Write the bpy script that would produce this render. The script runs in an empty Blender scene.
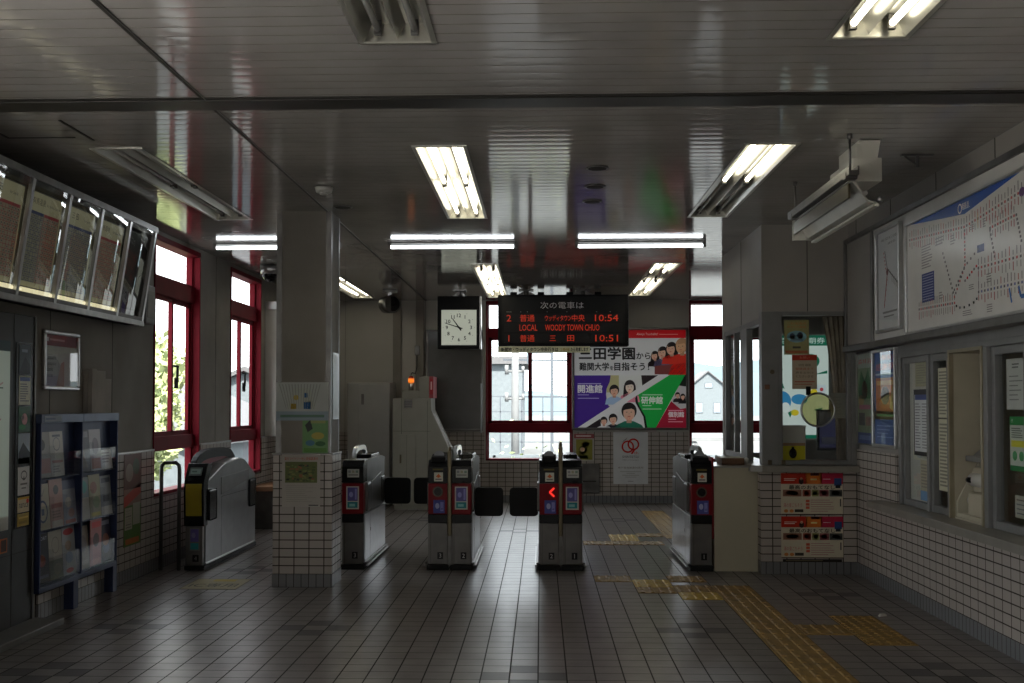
import bpy, bmesh, math, random
from mathutils import Vector, Matrix
random.seed(7)
S = bpy.context.scene
COL = S.collection
PI = math.pi

# ------------------------------------------------------------------ materials
def _nodes(name):
    m = bpy.data.materials.new(name)
    m.use_nodes = True
    nt = m.node_tree
    return m, nt, nt.nodes['Principled BSDF']

def lin(c):
    """sRGB 0-255 triple -> linear"""
    o = []
    for v in c:
        v = v / 255.0
        o.append(v / 12.92 if v <= .04045 else ((v + .055) / 1.055) ** 2.4)
    return tuple(o)

def mat(name, col, rough=.5, metal=0., spec=.5, var=.12, scale=6., bump=0., bscale=60., coat=0.):
    m, nt, b = _nodes(name)
    L = nt.links
    tc = nt.nodes.new('ShaderNodeTexCoord')
    n = nt.nodes.new('ShaderNodeTexNoise')
    n.inputs['Scale'].default_value = scale
    n.inputs['Detail'].default_value = 4
    L.new(tc.outputs['Object'], n.inputs['Vector'])
    mr = nt.nodes.new('ShaderNodeMapRange')
    mr.inputs['From Min'].default_value = .3
    mr.inputs['From Max'].default_value = .7
    mr.inputs['To Min'].default_value = 1 - var
    mr.inputs['To Max'].default_value = 1 + var
    L.new(n.outputs['Fac'], mr.inputs['Value'])
    mx = nt.nodes.new('ShaderNodeVectorMath')
    mx.operation = 'SCALE'
    mx.inputs[0].default_value = col[:3]
    L.new(mr.outputs['Result'], mx.inputs['Scale'])
    L.new(mx.outputs['Vector'], b.inputs['Base Color'])
    b.inputs['Roughness'].default_value = rough
    b.inputs['Metallic'].default_value = metal
    b.inputs['Specular IOR Level'].default_value = spec
    if coat:
        b.inputs['Coat Weight'].default_value = coat
        b.inputs['Coat Roughness'].default_value = .05
    if bump:
        n2 = nt.nodes.new('ShaderNodeTexNoise')
        n2.inputs['Scale'].default_value = bscale
        n2.inputs['Detail'].default_value = 3
        L.new(tc.outputs['Object'], n2.inputs['Vector'])
        bp = nt.nodes.new('ShaderNodeBump')
        bp.inputs['Strength'].default_value = bump
        bp.inputs['Distance'].default_value = .004
        L.new(n2.outputs['Fac'], bp.inputs['Height'])
        L.new(bp.outputs['Normal'], b.inputs['Normal'])
    return m

def glow(name, col, strength, base=(.6, .6, .6)):
    m, nt, b = _nodes(name)
    b.inputs['Base Color'].default_value = (*base, 1)
    b.inputs['Emission Color'].default_value = (*col, 1)
    b.inputs['Emission Strength'].default_value = strength
    b.inputs['Roughness'].default_value = .4
    return m

def glass(name, tint=(1, 1, 1), refl=1.0, rough=0.):
    m = bpy.data.materials.new(name)
    m.use_nodes = True
    nt = m.node_tree
    nt.nodes.clear()
    L = nt.links
    out = nt.nodes.new('ShaderNodeOutputMaterial')
    tr = nt.nodes.new('ShaderNodeBsdfTransparent')
    tr.inputs['Color'].default_value = (*tint, 1)
    gl = nt.nodes.new('ShaderNodeBsdfGlossy')
    gl.inputs['Roughness'].default_value = rough
    fr = nt.nodes.new('ShaderNodeFresnel')
    ge = nt.nodes.new('ShaderNodeNewGeometry')      # same reflectance from either side of a thin pane
    mi_ = nt.nodes.new('ShaderNodeMath')
    mi_.operation = 'MULTIPLY_ADD'
    mi_.inputs[1].default_value = 1 / 1.5 - 1.5
    mi_.inputs[2].default_value = 1.5
    L.new(ge.outputs['Backfacing'], mi_.inputs[0])
    L.new(mi_.outputs['Value'], fr.inputs['IOR'])
    mu = nt.nodes.new('ShaderNodeMath')
    mu.operation = 'MULTIPLY'
    mu.inputs[1].default_value = refl
    mu.use_clamp = True
    mix = nt.nodes.new('ShaderNodeMixShader')
    L.new(fr.outputs['Fac'], mu.inputs[0])
    L.new(mu.outputs['Value'], mix.inputs['Fac'])
    L.new(tr.outputs['BSDF'], mix.inputs[1])
    L.new(gl.outputs['BSDF'], mix.inputs[2])
    L.new(mix.outputs['Shader'], out.inputs['Surface'])
    return m

def tile_mat(name, c1, c2, grout, w, h, ox, oz, mortar, rough=.3):
    """stack-bonded wall tiles in world metres, on walls facing X or Y"""
    m, nt, b = _nodes(name)
    L = nt.links
    N = nt.nodes.new
    g = N('ShaderNodeNewGeometry')
    sp = N('ShaderNodeSeparateXYZ'); L.new(g.outputs['Position'], sp.inputs[0])
    sn = N('ShaderNodeSeparateXYZ'); L.new(g.outputs['True Normal'], sn.inputs[0])
    ab = N('ShaderNodeMath'); ab.operation = 'ABSOLUTE'; L.new(sn.outputs['X'], ab.inputs[0])
    gt = N('ShaderNodeMath'); gt.operation = 'GREATER_THAN'; gt.inputs[1].default_value = .6
    L.new(ab.outputs[0], gt.inputs[0])
    mx = N('ShaderNodeMix'); mx.data_type = 'FLOAT'
    L.new(gt.outputs[0], mx.inputs['Factor'])
    L.new(sp.outputs['X'], mx.inputs[2]); L.new(sp.outputs['Y'], mx.inputs[3])
    ax = N('ShaderNodeMath'); ax.operation = 'ADD'; ax.inputs[1].default_value = ox
    L.new(mx.outputs[0], ax.inputs[0])
    az = N('ShaderNodeMath'); az.operation = 'ADD'; az.inputs[1].default_value = oz
    L.new(sp.outputs['Z'], az.inputs[0])
    cb = N('ShaderNodeCombineXYZ')
    L.new(ax.outputs[0], cb.inputs['X']); L.new(az.outputs[0], cb.inputs['Y'])
    br = N('ShaderNodeTexBrick')
    br.offset = 0; br.squash = 1
    br.inputs['Scale'].default_value = 1
    br.inputs['Brick Width'].default_value = w
    br.inputs['Row Height'].default_value = h
    br.inputs['Mortar Size'].default_value = mortar
    br.inputs['Mortar Smooth'].default_value = .1
    br.inputs['Color1'].default_value = (*c1, 1)
    br.inputs['Color2'].default_value = (*c2, 1)
    br.inputs['Mortar'].default_value = (*grout, 1)
    L.new(cb.outputs[0], br.inputs['Vector'])
    L.new(br.outputs['Color'], b.inputs['Base Color'])
    mr = N('ShaderNodeMapRange')
    mr.inputs['To Min'].default_value = rough
    mr.inputs['To Max'].default_value = .9
    L.new(br.outputs['Fac'], mr.inputs['Value'])
    L.new(mr.outputs['Result'], b.inputs['Roughness'])
    bp = N('ShaderNodeBump'); bp.invert = True
    bp.inputs['Strength'].default_value = .6
    bp.inputs['Distance'].default_value = .003
    L.new(br.outputs['Fac'], bp.inputs['Height'])
    L.new(bp.outputs['Normal'], b.inputs['Normal'])
    return m

M = dict(
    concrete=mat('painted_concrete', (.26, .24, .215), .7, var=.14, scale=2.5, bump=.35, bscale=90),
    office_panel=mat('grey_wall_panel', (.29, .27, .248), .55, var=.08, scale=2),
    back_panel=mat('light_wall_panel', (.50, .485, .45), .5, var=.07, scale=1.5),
    ceiling=mat('ceiling_panel', (.345, .325, .312), .08, spec=.6, var=.16, scale=1.6),
    groove=mat('dark_groove', (.03, .027, .023), .7),
    ceiling_groove=mat('ceiling_groove', (.16, .145, .12), .7),
    floor=mat('floor_tile', (.170, .153, .147), .30, spec=.5, var=.22, scale=5., bump=.12, bscale=30),
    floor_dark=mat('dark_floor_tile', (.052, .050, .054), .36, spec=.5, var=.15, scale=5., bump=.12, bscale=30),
    grout=mat('floor_grout', (.022, .020, .018), .8),
    plaza=mat('pale_paving', (.42, .41, .39), .8),
    red_frame=mat('red_window_paint', (.16, .006, .015), .55, spec=.12, var=.1),
    steel=mat('brushed_steel', (.42, .42, .42), .32, 1., var=.15, scale=12),
    dark_steel=mat('dark_steel', (.16, .155, .15), .38, .8, var=.2, scale=8),
    alu=mat('aluminium_frame', (.52, .52, .52), .3, .9, var=.1),
    grey_frame=mat('grey_frame_paint', (.20, .20, .20), .42, .3, var=.1),
    black=mat('black_plastic', (.006, .006, .007), .5, spec=.15, var=.1),
    gloss_black=mat('gloss_black', (.007, .007, .008), .25, spec=.25, var=.1),
    red_plastic=mat('red_plastic', (.21, .007, .013), .4, spec=.2, var=.1),
    yellow_plastic=mat('yellow_plastic', (.42, .34, .02), .4, var=.1),
    gate_grey=mat('gate_grey_metal', (.15, .145, .14), .38, .55, var=.12, scale=10),
    gate_side=mat('gate_steel_side', (.33, .33, .34), .28, .9, var=.12, scale=10),
    beige=mat('beige_machine_paint', (.42, .38, .29), .5, var=.06),
    cream=mat('cream_panel', (.46, .43, .33), .55, var=.06, scale=2),
    cabinet=mat('grey_cabinet_paint', (.38, .38, .365), .45, var=.05),
    machine=mat('beige_grey_machine', (.27, .26, .22), .5, var=.05),
    white=mat('white_board', (.62, .61, .58), .35, var=.05),
    lamp_white=mat('white_enamel', (.62, .60, .53), .3, var=.05),
    reflector=mat('lamp_reflector', (.52, .51, .46), .28, .7, var=.05),
    tube_off=mat('unlit_tube', (.55, .55, .53), .15, var=.03),
    blue=mat('blue_rack_paint', (.022, .036, .10), .4, .2, var=.15),
    wood=mat('brown_wood', (.16, .075, .035), .45, var=.3, scale=4),
    curtain=mat('beige_curtain', (.32, .27, .21), .9, var=.2),
    bronze=mat('brown_steel_post', (.12, .10, .065), .3, .9, var=.1),
    clear_plastic=glass('clear_acrylic', (.93, .94, .95), .9, .02),
    pocket_plastic=glass('pocket_plastic', (.93, .94, .95), .4, .02),
    smoke=mat('white_acrylic_guard', (.62, .64, .66), .15, var=.05),
    window_glass=glass('window_glass', (.97, .985, .98), .7),
    office_glass=glass('office_glass', (.88, .90, .88), .9),
    case_glass=glass('case_acrylic', (.82, .83, .80), 1.6, .01),
    lens=glass('yellowed_acrylic', (.75, .72, .50), 1.0, .02),
    ledge=mat('counter_ledge', (.27, .255, .225), .33, .3, var=.12),
    dark=mat('dark_interior', (.02, .02, .02), .7),
    rubber=mat('black_rubber', (.007, .007, .008), .6, spec=.3),
    paper=mat('paper', (.55, .54, .50), .75, var=.05),
    tactile=mat('worn_tactile_yellow', (.26, .155, .035), .6, var=.35, scale=9),
    tactile_new=mat('bright_tactile_yellow', (.46, .30, .035), .55, var=.2, scale=9),
    tube_warm=glow('warm_tube', (1., .93, .72), 7.),
    tube_cool=glow('cool_tube', (.90, .96, 1.), 9.),
    led=glow('led_red', lin((255, 62, 22)), .34, (.1, .02, .01)),
    led_arrow=glow('led_arrow_red', (1., .03, .02), 1.2, (.1, .02, .01)),
    clock_face=glow('clock_face', (.86, .92, .76), .29, (.4, .4, .36)),
    alarm=glow('alarm_amber', (1., .22, .02), 1.1, (.3, .03, .01)),
    case_lamp=glow('case_lamp', (1., .90, .56), .9),
    wall_tile=tile_mat('wall_tile', (.43, .385, .35), (.40, .36, .33), (.045, .035, .028), .1195, .0677, .05, -.103, .0042),
    base_tile=tile_mat('grey_base_tile', (.185, .19, .20), (.165, .17, .18), (.04, .032, .03), .0598, .12, .05, .01, .003),
    foliage=mat('leaves', (.30, .35, .16), .6, var=.5, scale=3),
    bark=mat('bark', (.16, .12, .09), .9),
    pale_wall=mat('pale_plaster', (.10, .118, .13), .8),
    roof=mat('grey_roof', (.08, .08, .085), .7),
    pole=mat('concrete_pole', (.125, .13, .135), .8),
    pale_metal=mat('pale_grey_metal', (.055, .065, .08), .6, .0),
    hill=mat('hazy_hill', (.055, .085, .10), .9, var=.1, scale=.05),
    ground=mat('gravel', (.075, .08, .08), .95),
    broom_green=mat('green_plastic', (.01, .22, .11), .4),
    bag=mat('pale_plastic_bag', (.42, .45, .50), .35),
)
_ink = {}
def ink(c, rough=.45):
    k = (tuple(c), rough)
    if k not in _ink:
        _ink[k] = mat('print_%d' % len(_ink), [min(.8, 1.6 * x) for x in lin(c)], rough, spec=.25, var=.04)
    return _ink[k]

# ------------------------------------------------------------------ mesh builder
class MB:
    def __init__(s):
        s.bm = bmesh.new()
    def quad(s, pts, mi=0):
        f = s.bm.faces.new([s.bm.verts.new(p) for p in pts])
        f.material_index = mi
        return f
    def box(s, x0, x1, y0, y1, z0, z1, mi=0, bev=0., seg=2):
        v = [s.bm.verts.new(p) for p in ((x0, y0, z0), (x1, y0, z0), (x1, y1, z0), (x0, y1, z0),
                                         (x0, y0, z1), (x1, y0, z1), (x1, y1, z1), (x0, y1, z1))]
        fs = [s.bm.faces.new([v[i] for i in q]) for q in
              ((0, 3, 2, 1), (4, 5, 6, 7), (0, 1, 5, 4), (1, 2, 6, 5), (2, 3, 7, 6), (3, 0, 4, 7))]
        for f in fs:
            f.material_index = mi
        if bev:
            es = list({e for f in fs for e in f.edges})
            r = bmesh.ops.bevel(s.bm, geom=es, offset=bev, segments=seg, affect='EDGES', profile=.5)
            for f in r['faces']:
                f.material_index = mi
        return s
    def prism(s, axis, pts, a, b, mi=0, bev=0.):
        """extrude a 2D outline along axis: 'x' pts=(y,z); 'y' pts=(x,z); 'z' pts=(x,y)"""
        def P(p, t):
            return {'x': (t, p[0], p[1]), 'y': (p[0], t, p[1]), 'z': (p[0], p[1], t)}[axis]
        A = [s.bm.verts.new(P(p, a)) for p in pts]
        B = [s.bm.verts.new(P(p, b)) for p in pts]
        n = len(pts)
        fs = [s.bm.faces.new(A), s.bm.faces.new(B[::-1])]
        for i in range(n):
            fs.append(s.bm.faces.new([A[i], B[i], B[(i + 1) % n], A[(i + 1) % n]]))
        for f in fs:
            f.material_index = mi
        if bev:
            es = list({e for f in fs for e in f.edges})
            r = bmesh.ops.bevel(s.bm, geom=es, offset=bev, segments=2, affect='EDGES', profile=.5)
            for f in r['faces']:
                f.material_index = mi
        bmesh.ops.recalc_face_normals(s.bm, faces=[f for f in s.bm.faces])
        return s
    def cyl(s, p0, p1, r, seg=16, mi=0, r2=None, cap=True):
        p0, p1 = Vector(p0), Vector(p1)
        d = (p1 - p0).normalized()
        u = d.orthogonal().normalized()
        w = d.cross(u)
        r2 = r if r2 is None else r2
        A = []; B = []
        for i in range(seg):
            a = 2 * PI * i / seg
            o = u * math.cos(a) + w * math.sin(a)
            A.append(s.bm.verts.new(p0 + o * r)); B.append(s.bm.verts.new(p1 + o * r2))
        for i in range(seg):
            f = s.bm.faces.new([A[i], A[(i + 1) % seg], B[(i + 1) % seg], B[i]])
            f.smooth = True; f.material_index = mi
        if cap:
            for ring in (A[::-1], B):
                f = s.bm.faces.new(ring); f.material_index = mi
        return s
    def tube(s, pts, r, seg=10, mi=0, closed=False):
        P = [Vector(p) for p in pts]
        n = len(P)
        rings = []
        up = None
        for i in range(n):
            if closed:
                d = (P[(i + 1) % n] - P[i - 1]).normalized()
            else:
                d = (P[min(i + 1, n - 1)] - P[max(i - 1, 0)]).normalized()
            if up is None:
                up = d.orthogonal().normalized()
            up = (up - d * up.dot(d)).normalized()
            w = d.cross(up)
            rings.append([s.bm.verts.new(P[i] + (up * math.cos(2 * PI * k / seg) + w * math.sin(2 * PI * k / seg)) * r) for k in range(seg)])
        m = n if closed else n - 1
        for i in range(m):
            a, b = rings[i], rings[(i + 1) % n]
            for k in range(seg):
                f = s.bm.faces.new([a[k], a[(k + 1) % seg], b[(k + 1) % seg], b[k]])
                f.smooth = True; f.material_index = mi
        if not closed:
            for ring in (rings[0][::-1], rings[-1]):
                f = s.bm.faces.new(ring); f.material_index = mi
        return s
    def sphere(s, c, r, seg=16, rings=10, mi=0, zs=1., lo=-1.):
        c = Vector(c)
        R = []
        for i in range(rings + 1):
            t = -PI / 2 + PI * i / rings
            if math.sin(t) < lo:
                continue
            R.append([s.bm.verts.new(c + Vector((r * math.cos(t) * math.cos(2 * PI * k / seg), r * math.cos(t) * math.sin(2 * PI * k / seg), r * zs * math.sin(t)))) for k in range(seg)])
        for a, b in zip(R, R[1:]):
            for k in range(seg):
                f = s.bm.faces.new([a[k], a[(k + 1) % seg], b[(k + 1) % seg], b[k]])
                f.smooth = True; f.material_index = mi
        return s
    def bar(s, p0, p1, w, h, mi=0):
        """square bar between two points"""
        p0, p1 = Vector(p0), Vector(p1)
        d = (p1 - p0).normalized()
        u = Vector((0, 0, 1)) if abs(d.z) < .9 else Vector((0, 1, 0))
        a = d.cross(u).normalized()
        b = a.cross(d)
        A = [s.bm.verts.new(p0 + a * i * w / 2 + b * j * h / 2) for i, j in ((-1, -1), (1, -1), (1, 1), (-1, 1))]
        B = [s.bm.verts.new(p1 + a * i * w / 2 + b * j * h / 2) for i, j in ((-1, -1), (1, -1), (1, 1), (-1, 1))]
        for f in ([A[3], A[2], A[1], A[0]], B, *[[A[i], A[(i + 1) % 4], B[(i + 1) % 4], B[i]] for i in range(4)]):
            fc = s.bm.faces.new(f); fc.material_index = mi
        return s

def obj(name, mb, mats, parent=None, loc=(0, 0, 0), rotz=0., matrix=None):
    me = bpy.data.meshes.new(name)
    bm = mb.bm if isinstance(mb, MB) else mb
    bm.to_mesh(me)
    bm.free()
    for m in (mats if isinstance(mats, (list, tuple)) else [mats]):
        me.materials.append(m)
    o = bpy.data.objects.new(name, me)
    COL.objects.link(o)
    if matrix is not None:
        o.matrix_world = matrix
    else:
        o.location = loc
        o.rotation_euler = (0, 0, rotz)
    if parent:
        o.parent = parent
    return o

def tag(o, label, cat, group=None, kind=None):
    o['label'] = label; o['category'] = cat
    if group: o['group'] = group
    if kind: o['kind'] = kind
    return o

def thing(name, label, cat, loc=(0, 0, 0), group=None, rotz=0., kind=None):
    o = bpy.data.objects.new(name, None)
    o.empty_display_size = .1
    COL.objects.link(o)
    o.location = loc
    o.rotation_euler = (0, 0, rotz)
    return tag(o, label, cat, group, kind)

def struct(name, mb, mats, parent=None, **k):
    o = obj(name, mb, mats, parent, **k)
    if not parent:
        o['kind'] = 'structure'
    return o

def sthing(name, loc=(0, 0, 0)):
    o = bpy.data.objects.new(name, None)
    COL.objects.link(o)
    o.location = loc
    o['kind'] = 'structure'
    return o

# ------------------------------------------------------------------ flat prints
FACE = {'S': ((1, 0, 0), (0, 0, 1), (0, -1, 0)), 'N': ((-1, 0, 0), (0, 0, 1), (0, 1, 0)),
        'W': ((0, -1, 0), (0, 0, 1), (-1, 0, 0)), 'E': ((0, 1, 0), (0, 0, 1), (1, 0, 0)),
        'U': ((1, 0, 0), (0, 1, 0), (0, 0, 1))}
def basis(face, loc):
    u, v, n = FACE[face] if isinstance(face, str) else face
    return Matrix(((u[0], v[0], n[0], loc[0]), (u[1], v[1], n[1], loc[1]), (u[2], v[2], n[2], loc[2]), (0, 0, 0, 1)))

_txt = {}
def text_geo(body, off=0.):
    key = (body, off)
    if key not in _txt:
        c = bpy.data.curves.new('glyphs', 'FONT')
        c.body = body
        c.resolution_u = 2
        c.offset = off
        o = bpy.data.objects.new('glyphs', c)
        me = o.to_mesh()
        vs = [tuple(v.co) for v in me.vertices]
        fs = [tuple(p.vertices) for p in me.polygons]
        o.to_mesh_clear()
        bpy.data.objects.remove(o)
        bpy.data.curves.remove(c)
        if not vs:
            vs = [(0, 0, 0), (1, 1, 0)]
        bb = (min(v[0] for v in vs), max(v[0] for v in vs), min(v[1] for v in vs), max(v[1] for v in vs))
        _txt[key] = (vs, fs, bb)
    return _txt[key]

def art(name, face, loc, w, h, layers, base=(200, 198, 190), thick=.002, parent=None, rough=.45, basemat=None, lit=None):
    """a flat print of w x h metres centred at loc; layers = list of item lists, u and v run 0..1"""
    bm = bmesh.new()
    mats = [basemat or ink(base, rough)]
    slot = {}
    def mi(c):
        m = c if isinstance(c, bpy.types.Material) else (lit(c) if lit else ink(c, rough))
        if m.name not in slot:
            slot[m.name] = len(mats)
            mats.append(m)
        return slot[m.name]
    K = lambda q: min(1., max(0., q))
    b = MB(); b.bm = bm
    b.box(-w / 2, w / 2, -h / 2, h / 2, -thick, 0)
    z = 0.
    for items in layers:
        z += .0006
        for it in items:
            k = it[0]
            if k == 'r':
                _, a0, b0, a1, b1, c = it
                b.quad([((K(x) - .5) * w, (K(y) - .5) * h, z) for x, y in ((a0, b0), (a1, b0), (a1, b1), (a0, b1))], mi(c))
            elif k == 'p':
                pts = [((K(x) - .5) * w, (K(y) - .5) * h, z) for x, y in it[1]]
                ar = sum(p[0] * q[1] - q[0] * p[1] for p, q in zip(pts, pts[1:] + pts[:1]))
                b.quad(pts if ar > 0 else pts[::-1], mi(it[2]))
            elif k == 'e':
                _, cu, cv, ru, rv, c = it
                b.quad([((K(cu + ru * math.cos(2 * PI * i / 24)) - .5) * w, (K(cv + rv * math.sin(2 * PI * i / 24)) - .5) * h, z) for i in range(24)], mi(c))
            elif k == 'o':   # ring: cu cv ru rv thickness(fraction of w)
                _, cu, cv, ru, rv, t, c = it
                for i in range(28):
                    a0, a1 = 2 * PI * i / 28, 2 * PI * (i + 1) / 28
                    q = []
                    for a, s_ in ((a0, 0), (a1, 0), (a1, 1), (a0, 1)):
                        q.append((((cu - .5) * w + (ru * w + s_ * t * w) * math.cos(a)), ((cv - .5) * h + (rv * h + s_ * t * w) * math.sin(a)), z))
                    b.quad(q[::-1], mi(c))
            elif k == 't':   # text: body u v height(frac of h) colour [width frac]
                body, cu, cv, hf, c = it[1:6]
                wf = it[6] if len(it) > 6 else None
                vs, fs, bb = text_geo(body)
                bold = it[7] if len(it) > 7 else 0.
                sy = hf * h / max(.1, bb[3] - bb[2])
                sx = wf * w / max(.01, bb[1] - bb[0]) if wf else sy
                cx, cy = (bb[0] + bb[1]) / 2, (bb[2] + bb[3]) / 2
                j = mi(c)
                for q, (ox, oy) in enumerate(((-bold, 0), (bold, 0), (0, -bold), (0, bold)) if bold else ((0, 0),)):
                    V = [bm.verts.new(((cu - .5) * w + (p[0] - cx + ox) * sx, (cv - .5) * h + (p[1] - cy + oy) * sy, z + q * .0001)) for p in vs]
                    for f in fs:
                        try:
                            bm.faces.new([V[i] for i in f]).material_index = j
                        except ValueError:
                            pass
    return obj(name, bm, mats, parent, matrix=basis(face, loc))

def lines(u0, u1, v0, v1, n, c, seed=0, fill=.5):
    """rows of small print as bars"""
    r = random.Random(seed)
    out = []
    for i in range(n):
        v = v1 - (v1 - v0) * (i + .5) / n
        e = u0 + (u1 - u0) * r.uniform(.6, 1.)
        out.append(('r', u0, v - fill * (v1 - v0) / n / 2, e, v + fill * (v1 - v0) / n / 2, c))
    return out

def frame_mb(w, h, t, d, mi=0, bev=0.):
    """picture frame bars in local u,v,n around a w x h opening; t bar width, d depth"""
    b = MB()
    b.box(-w / 2 - t, w / 2 + t, h / 2, h / 2 + t, 0, d, mi, bev)
    b.box(-w / 2 - t, w / 2 + t, -h / 2 - t, -h / 2, 0, d, mi, bev)
    b.box(-w / 2 - t, -w / 2, -h / 2, h / 2, 0, d, mi, bev)
    b.box(w / 2, w / 2 + t, -h / 2, h / 2, 0, d, mi, bev)
    return b

def framed(name, label, cat, face, loc, w, h, layers, base, t=.02, d=.03, fmat=None, group=None, pane=True, bev=.004, rough=.4, lit=None):
    root = thing(name, label, cat, loc, group)
    n = Vector(FACE[face][2])
    art('print', face, n * .012, w, h, layers, base, .004, root, rough, lit(base) if lit else None, lit)
    obj('frame', frame_mb(w, h, t, d, 0, bev), fmat or M['alu'], root, matrix=basis(face, (0, 0, 0)))
    if pane:
        p = MB(); p.quad([(-w / 2, -h / 2, 0), (w / 2, -h / 2, 0), (w / 2, h / 2, 0), (-w / 2, h / 2, 0)])
        obj('cover_pane', p, M['clear_plastic'], root, matrix=basis(face, n * (d - .006)))
    return root

# ------------------------------------------------------------------ dimensions (metres; camera looks along +Y)
XL, XR, YB, ZC = -3.4, 2.72, 16.2, 3.0
YF = -3.0
XO = 5.0            # far wall of the office behind the counter wall
YBOOTH, XBOOTH, YBOOTH2 = 9.47, 1.9, 11.4

# ------------------------------------------------------------------ floor
TP, TX0 = .1525, -.017
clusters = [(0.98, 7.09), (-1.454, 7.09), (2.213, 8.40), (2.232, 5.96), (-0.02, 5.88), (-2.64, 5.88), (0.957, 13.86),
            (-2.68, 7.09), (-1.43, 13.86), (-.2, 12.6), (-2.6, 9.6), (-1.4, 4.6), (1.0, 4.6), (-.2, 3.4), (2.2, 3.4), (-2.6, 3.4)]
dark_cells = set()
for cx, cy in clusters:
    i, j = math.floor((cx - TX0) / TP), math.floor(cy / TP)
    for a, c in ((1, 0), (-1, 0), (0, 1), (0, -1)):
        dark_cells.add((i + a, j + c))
b = MB()
b.quad([(XL - .3, YF - 1.5, -.004), (XO, YF - 1.5, -.004), (XO, YB + .3, -.004), (XL - .3, YB + .3, -.004)], 2)
b.quad([(XL - .3, YF - 1.5, -.2), (XL - .3, YB + .3, -.2), (XO, YB + .3, -.2), (XO, YF - 1.5, -.2)], 2)
i0, i1 = math.floor((XL - TX0) / TP), math.ceil((XO - TX0) / TP)
for i in range(i0, i1):
    for j in range(math.floor(YF / TP), math.ceil(YB / TP)):
        x0, y0 = TX0 + i * TP, j * TP
        x1, y1 = min(XO, x0 + TP - .0038), min(YB, y0 + TP - .0032)
        x0 = max(XL, x0 + .0038); y0 += .0032
        if x1 - x0 < .01:
            continue
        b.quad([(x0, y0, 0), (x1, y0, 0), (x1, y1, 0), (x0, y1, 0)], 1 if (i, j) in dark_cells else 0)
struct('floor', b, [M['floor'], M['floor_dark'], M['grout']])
b = MB(); b.box(-30, 30, YF - 28, YF - 1.5, -.25, -.02)
b.box(-30, XL - .3, YF - 1.5, 7., -.25, -.02)
struct('ground_front', b, M['plaza'])
b = MB(); b.box(-28, 28, -26, -18, -.02, 9.)  # unseen block added to keep low sky light out of the entrance
struct('wall_sky_block', b, M['office_panel'])

# ------------------------------------------------------------------ ceiling of narrow panels with recessed light openings
PW = .11
lights_def = [   # x0, x1, first panel, last panel
    (-.765, -.455, 19, 42), (1.22, 1.54, 19, 42), (-2.72, -2.42, 59, 82), (-.765, -.455, 59, 82), (1.22, 1.53, 59, 82),
    (-.765, -.48, 109, 143), (1.24, 1.54, 109, 141), (-2.72, -2.43, 109, 143)]
b = MB()
for k in range(math.floor(YF / PW) + 1, math.ceil((YB + .2) / PW)):
    y0, y1 = k * PW, (k + 1) * PW
    cuts = [(x0, x1) for x0, x1, p0, p1 in lights_def if p0 <= k < p1]
    xs = [XL - .25]
    for c in sorted(cuts):
        xs += [c[0], c[1]]
    xs.append(XO + .2)
    prof = [(y0, ZC + .012), (y0 + .004, ZC + .012), (y0 + .005, ZC), (y0 + .030, ZC - .00022), (y0 + .055, ZC - .0003), (y0 + .08, ZC - .00022), (y1 - .001, ZC), (y1, ZC + .012)]
    for a, c in zip(xs[::2], xs[1::2]):
        va = [b.bm.verts.new((a, y, z)) for y, z in prof]
        vc = [b.bm.verts.new((c, y, z)) for y, z in prof]
        for q in range(len(prof) - 1):
            f = b.bm.faces.new([va[q + 1], vc[q + 1], vc[q], va[q]])
            f.material_index = 1 if q in (0, 1, 6) else 0
b.box(XL - .25, XO + .2, YF - .25, YB + .25, ZC + .2, ZC + .3, 1)
b.box(XL - .25, XL - .2, YF - .25, YB + .25, ZC, ZC + .2, 1); b.box(XO + .15, XO + .2, YF - .25, YB + .25, ZC, ZC + .2, 1)
b.box(XL - .2, XO + .15, YF - .25, YF - .2, ZC, ZC + .2, 1); b.box(XL - .2, XO + .15, YB + .2, YB + .25, ZC, ZC + .2, 1)
struct('ceiling', b, [M['ceiling'], M['ceiling_groove']])
b = MB(); b.box(XL, XR + .1, 5.45, 5.63, ZC - .010, ZC + .02, 0, .003)
b.box(XL, XR + .1, 5.42, 5.45, ZC - .004, ZC + .02, 1)
struct('trim_1', b, [mat('bronze_cover_strip', (.03, .028, .025), .4, .3), M['groove']])
b = MB(); b.box(-1.722, -1.704, YF, YB, ZC - .003, ZC + .004, 0); b.box(-1.704, -1.698, YF, YB, ZC - .005, ZC + .004, 1)
struct('trim_2', b, [M['groove'], M['dark_steel']])
b = MB(); b.box(-2.63, -2.615, 5.83, 6.28, ZC - .004, ZC + .004); b.box(-3.1, -2.7, 6.2, 6.215, ZC - .004, ZC + .004); b.box(-3.1, -3.085, 5.8, 6.2, ZC - .004, ZC + .004)
struct('trim_3', b, M['groove'])

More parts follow.
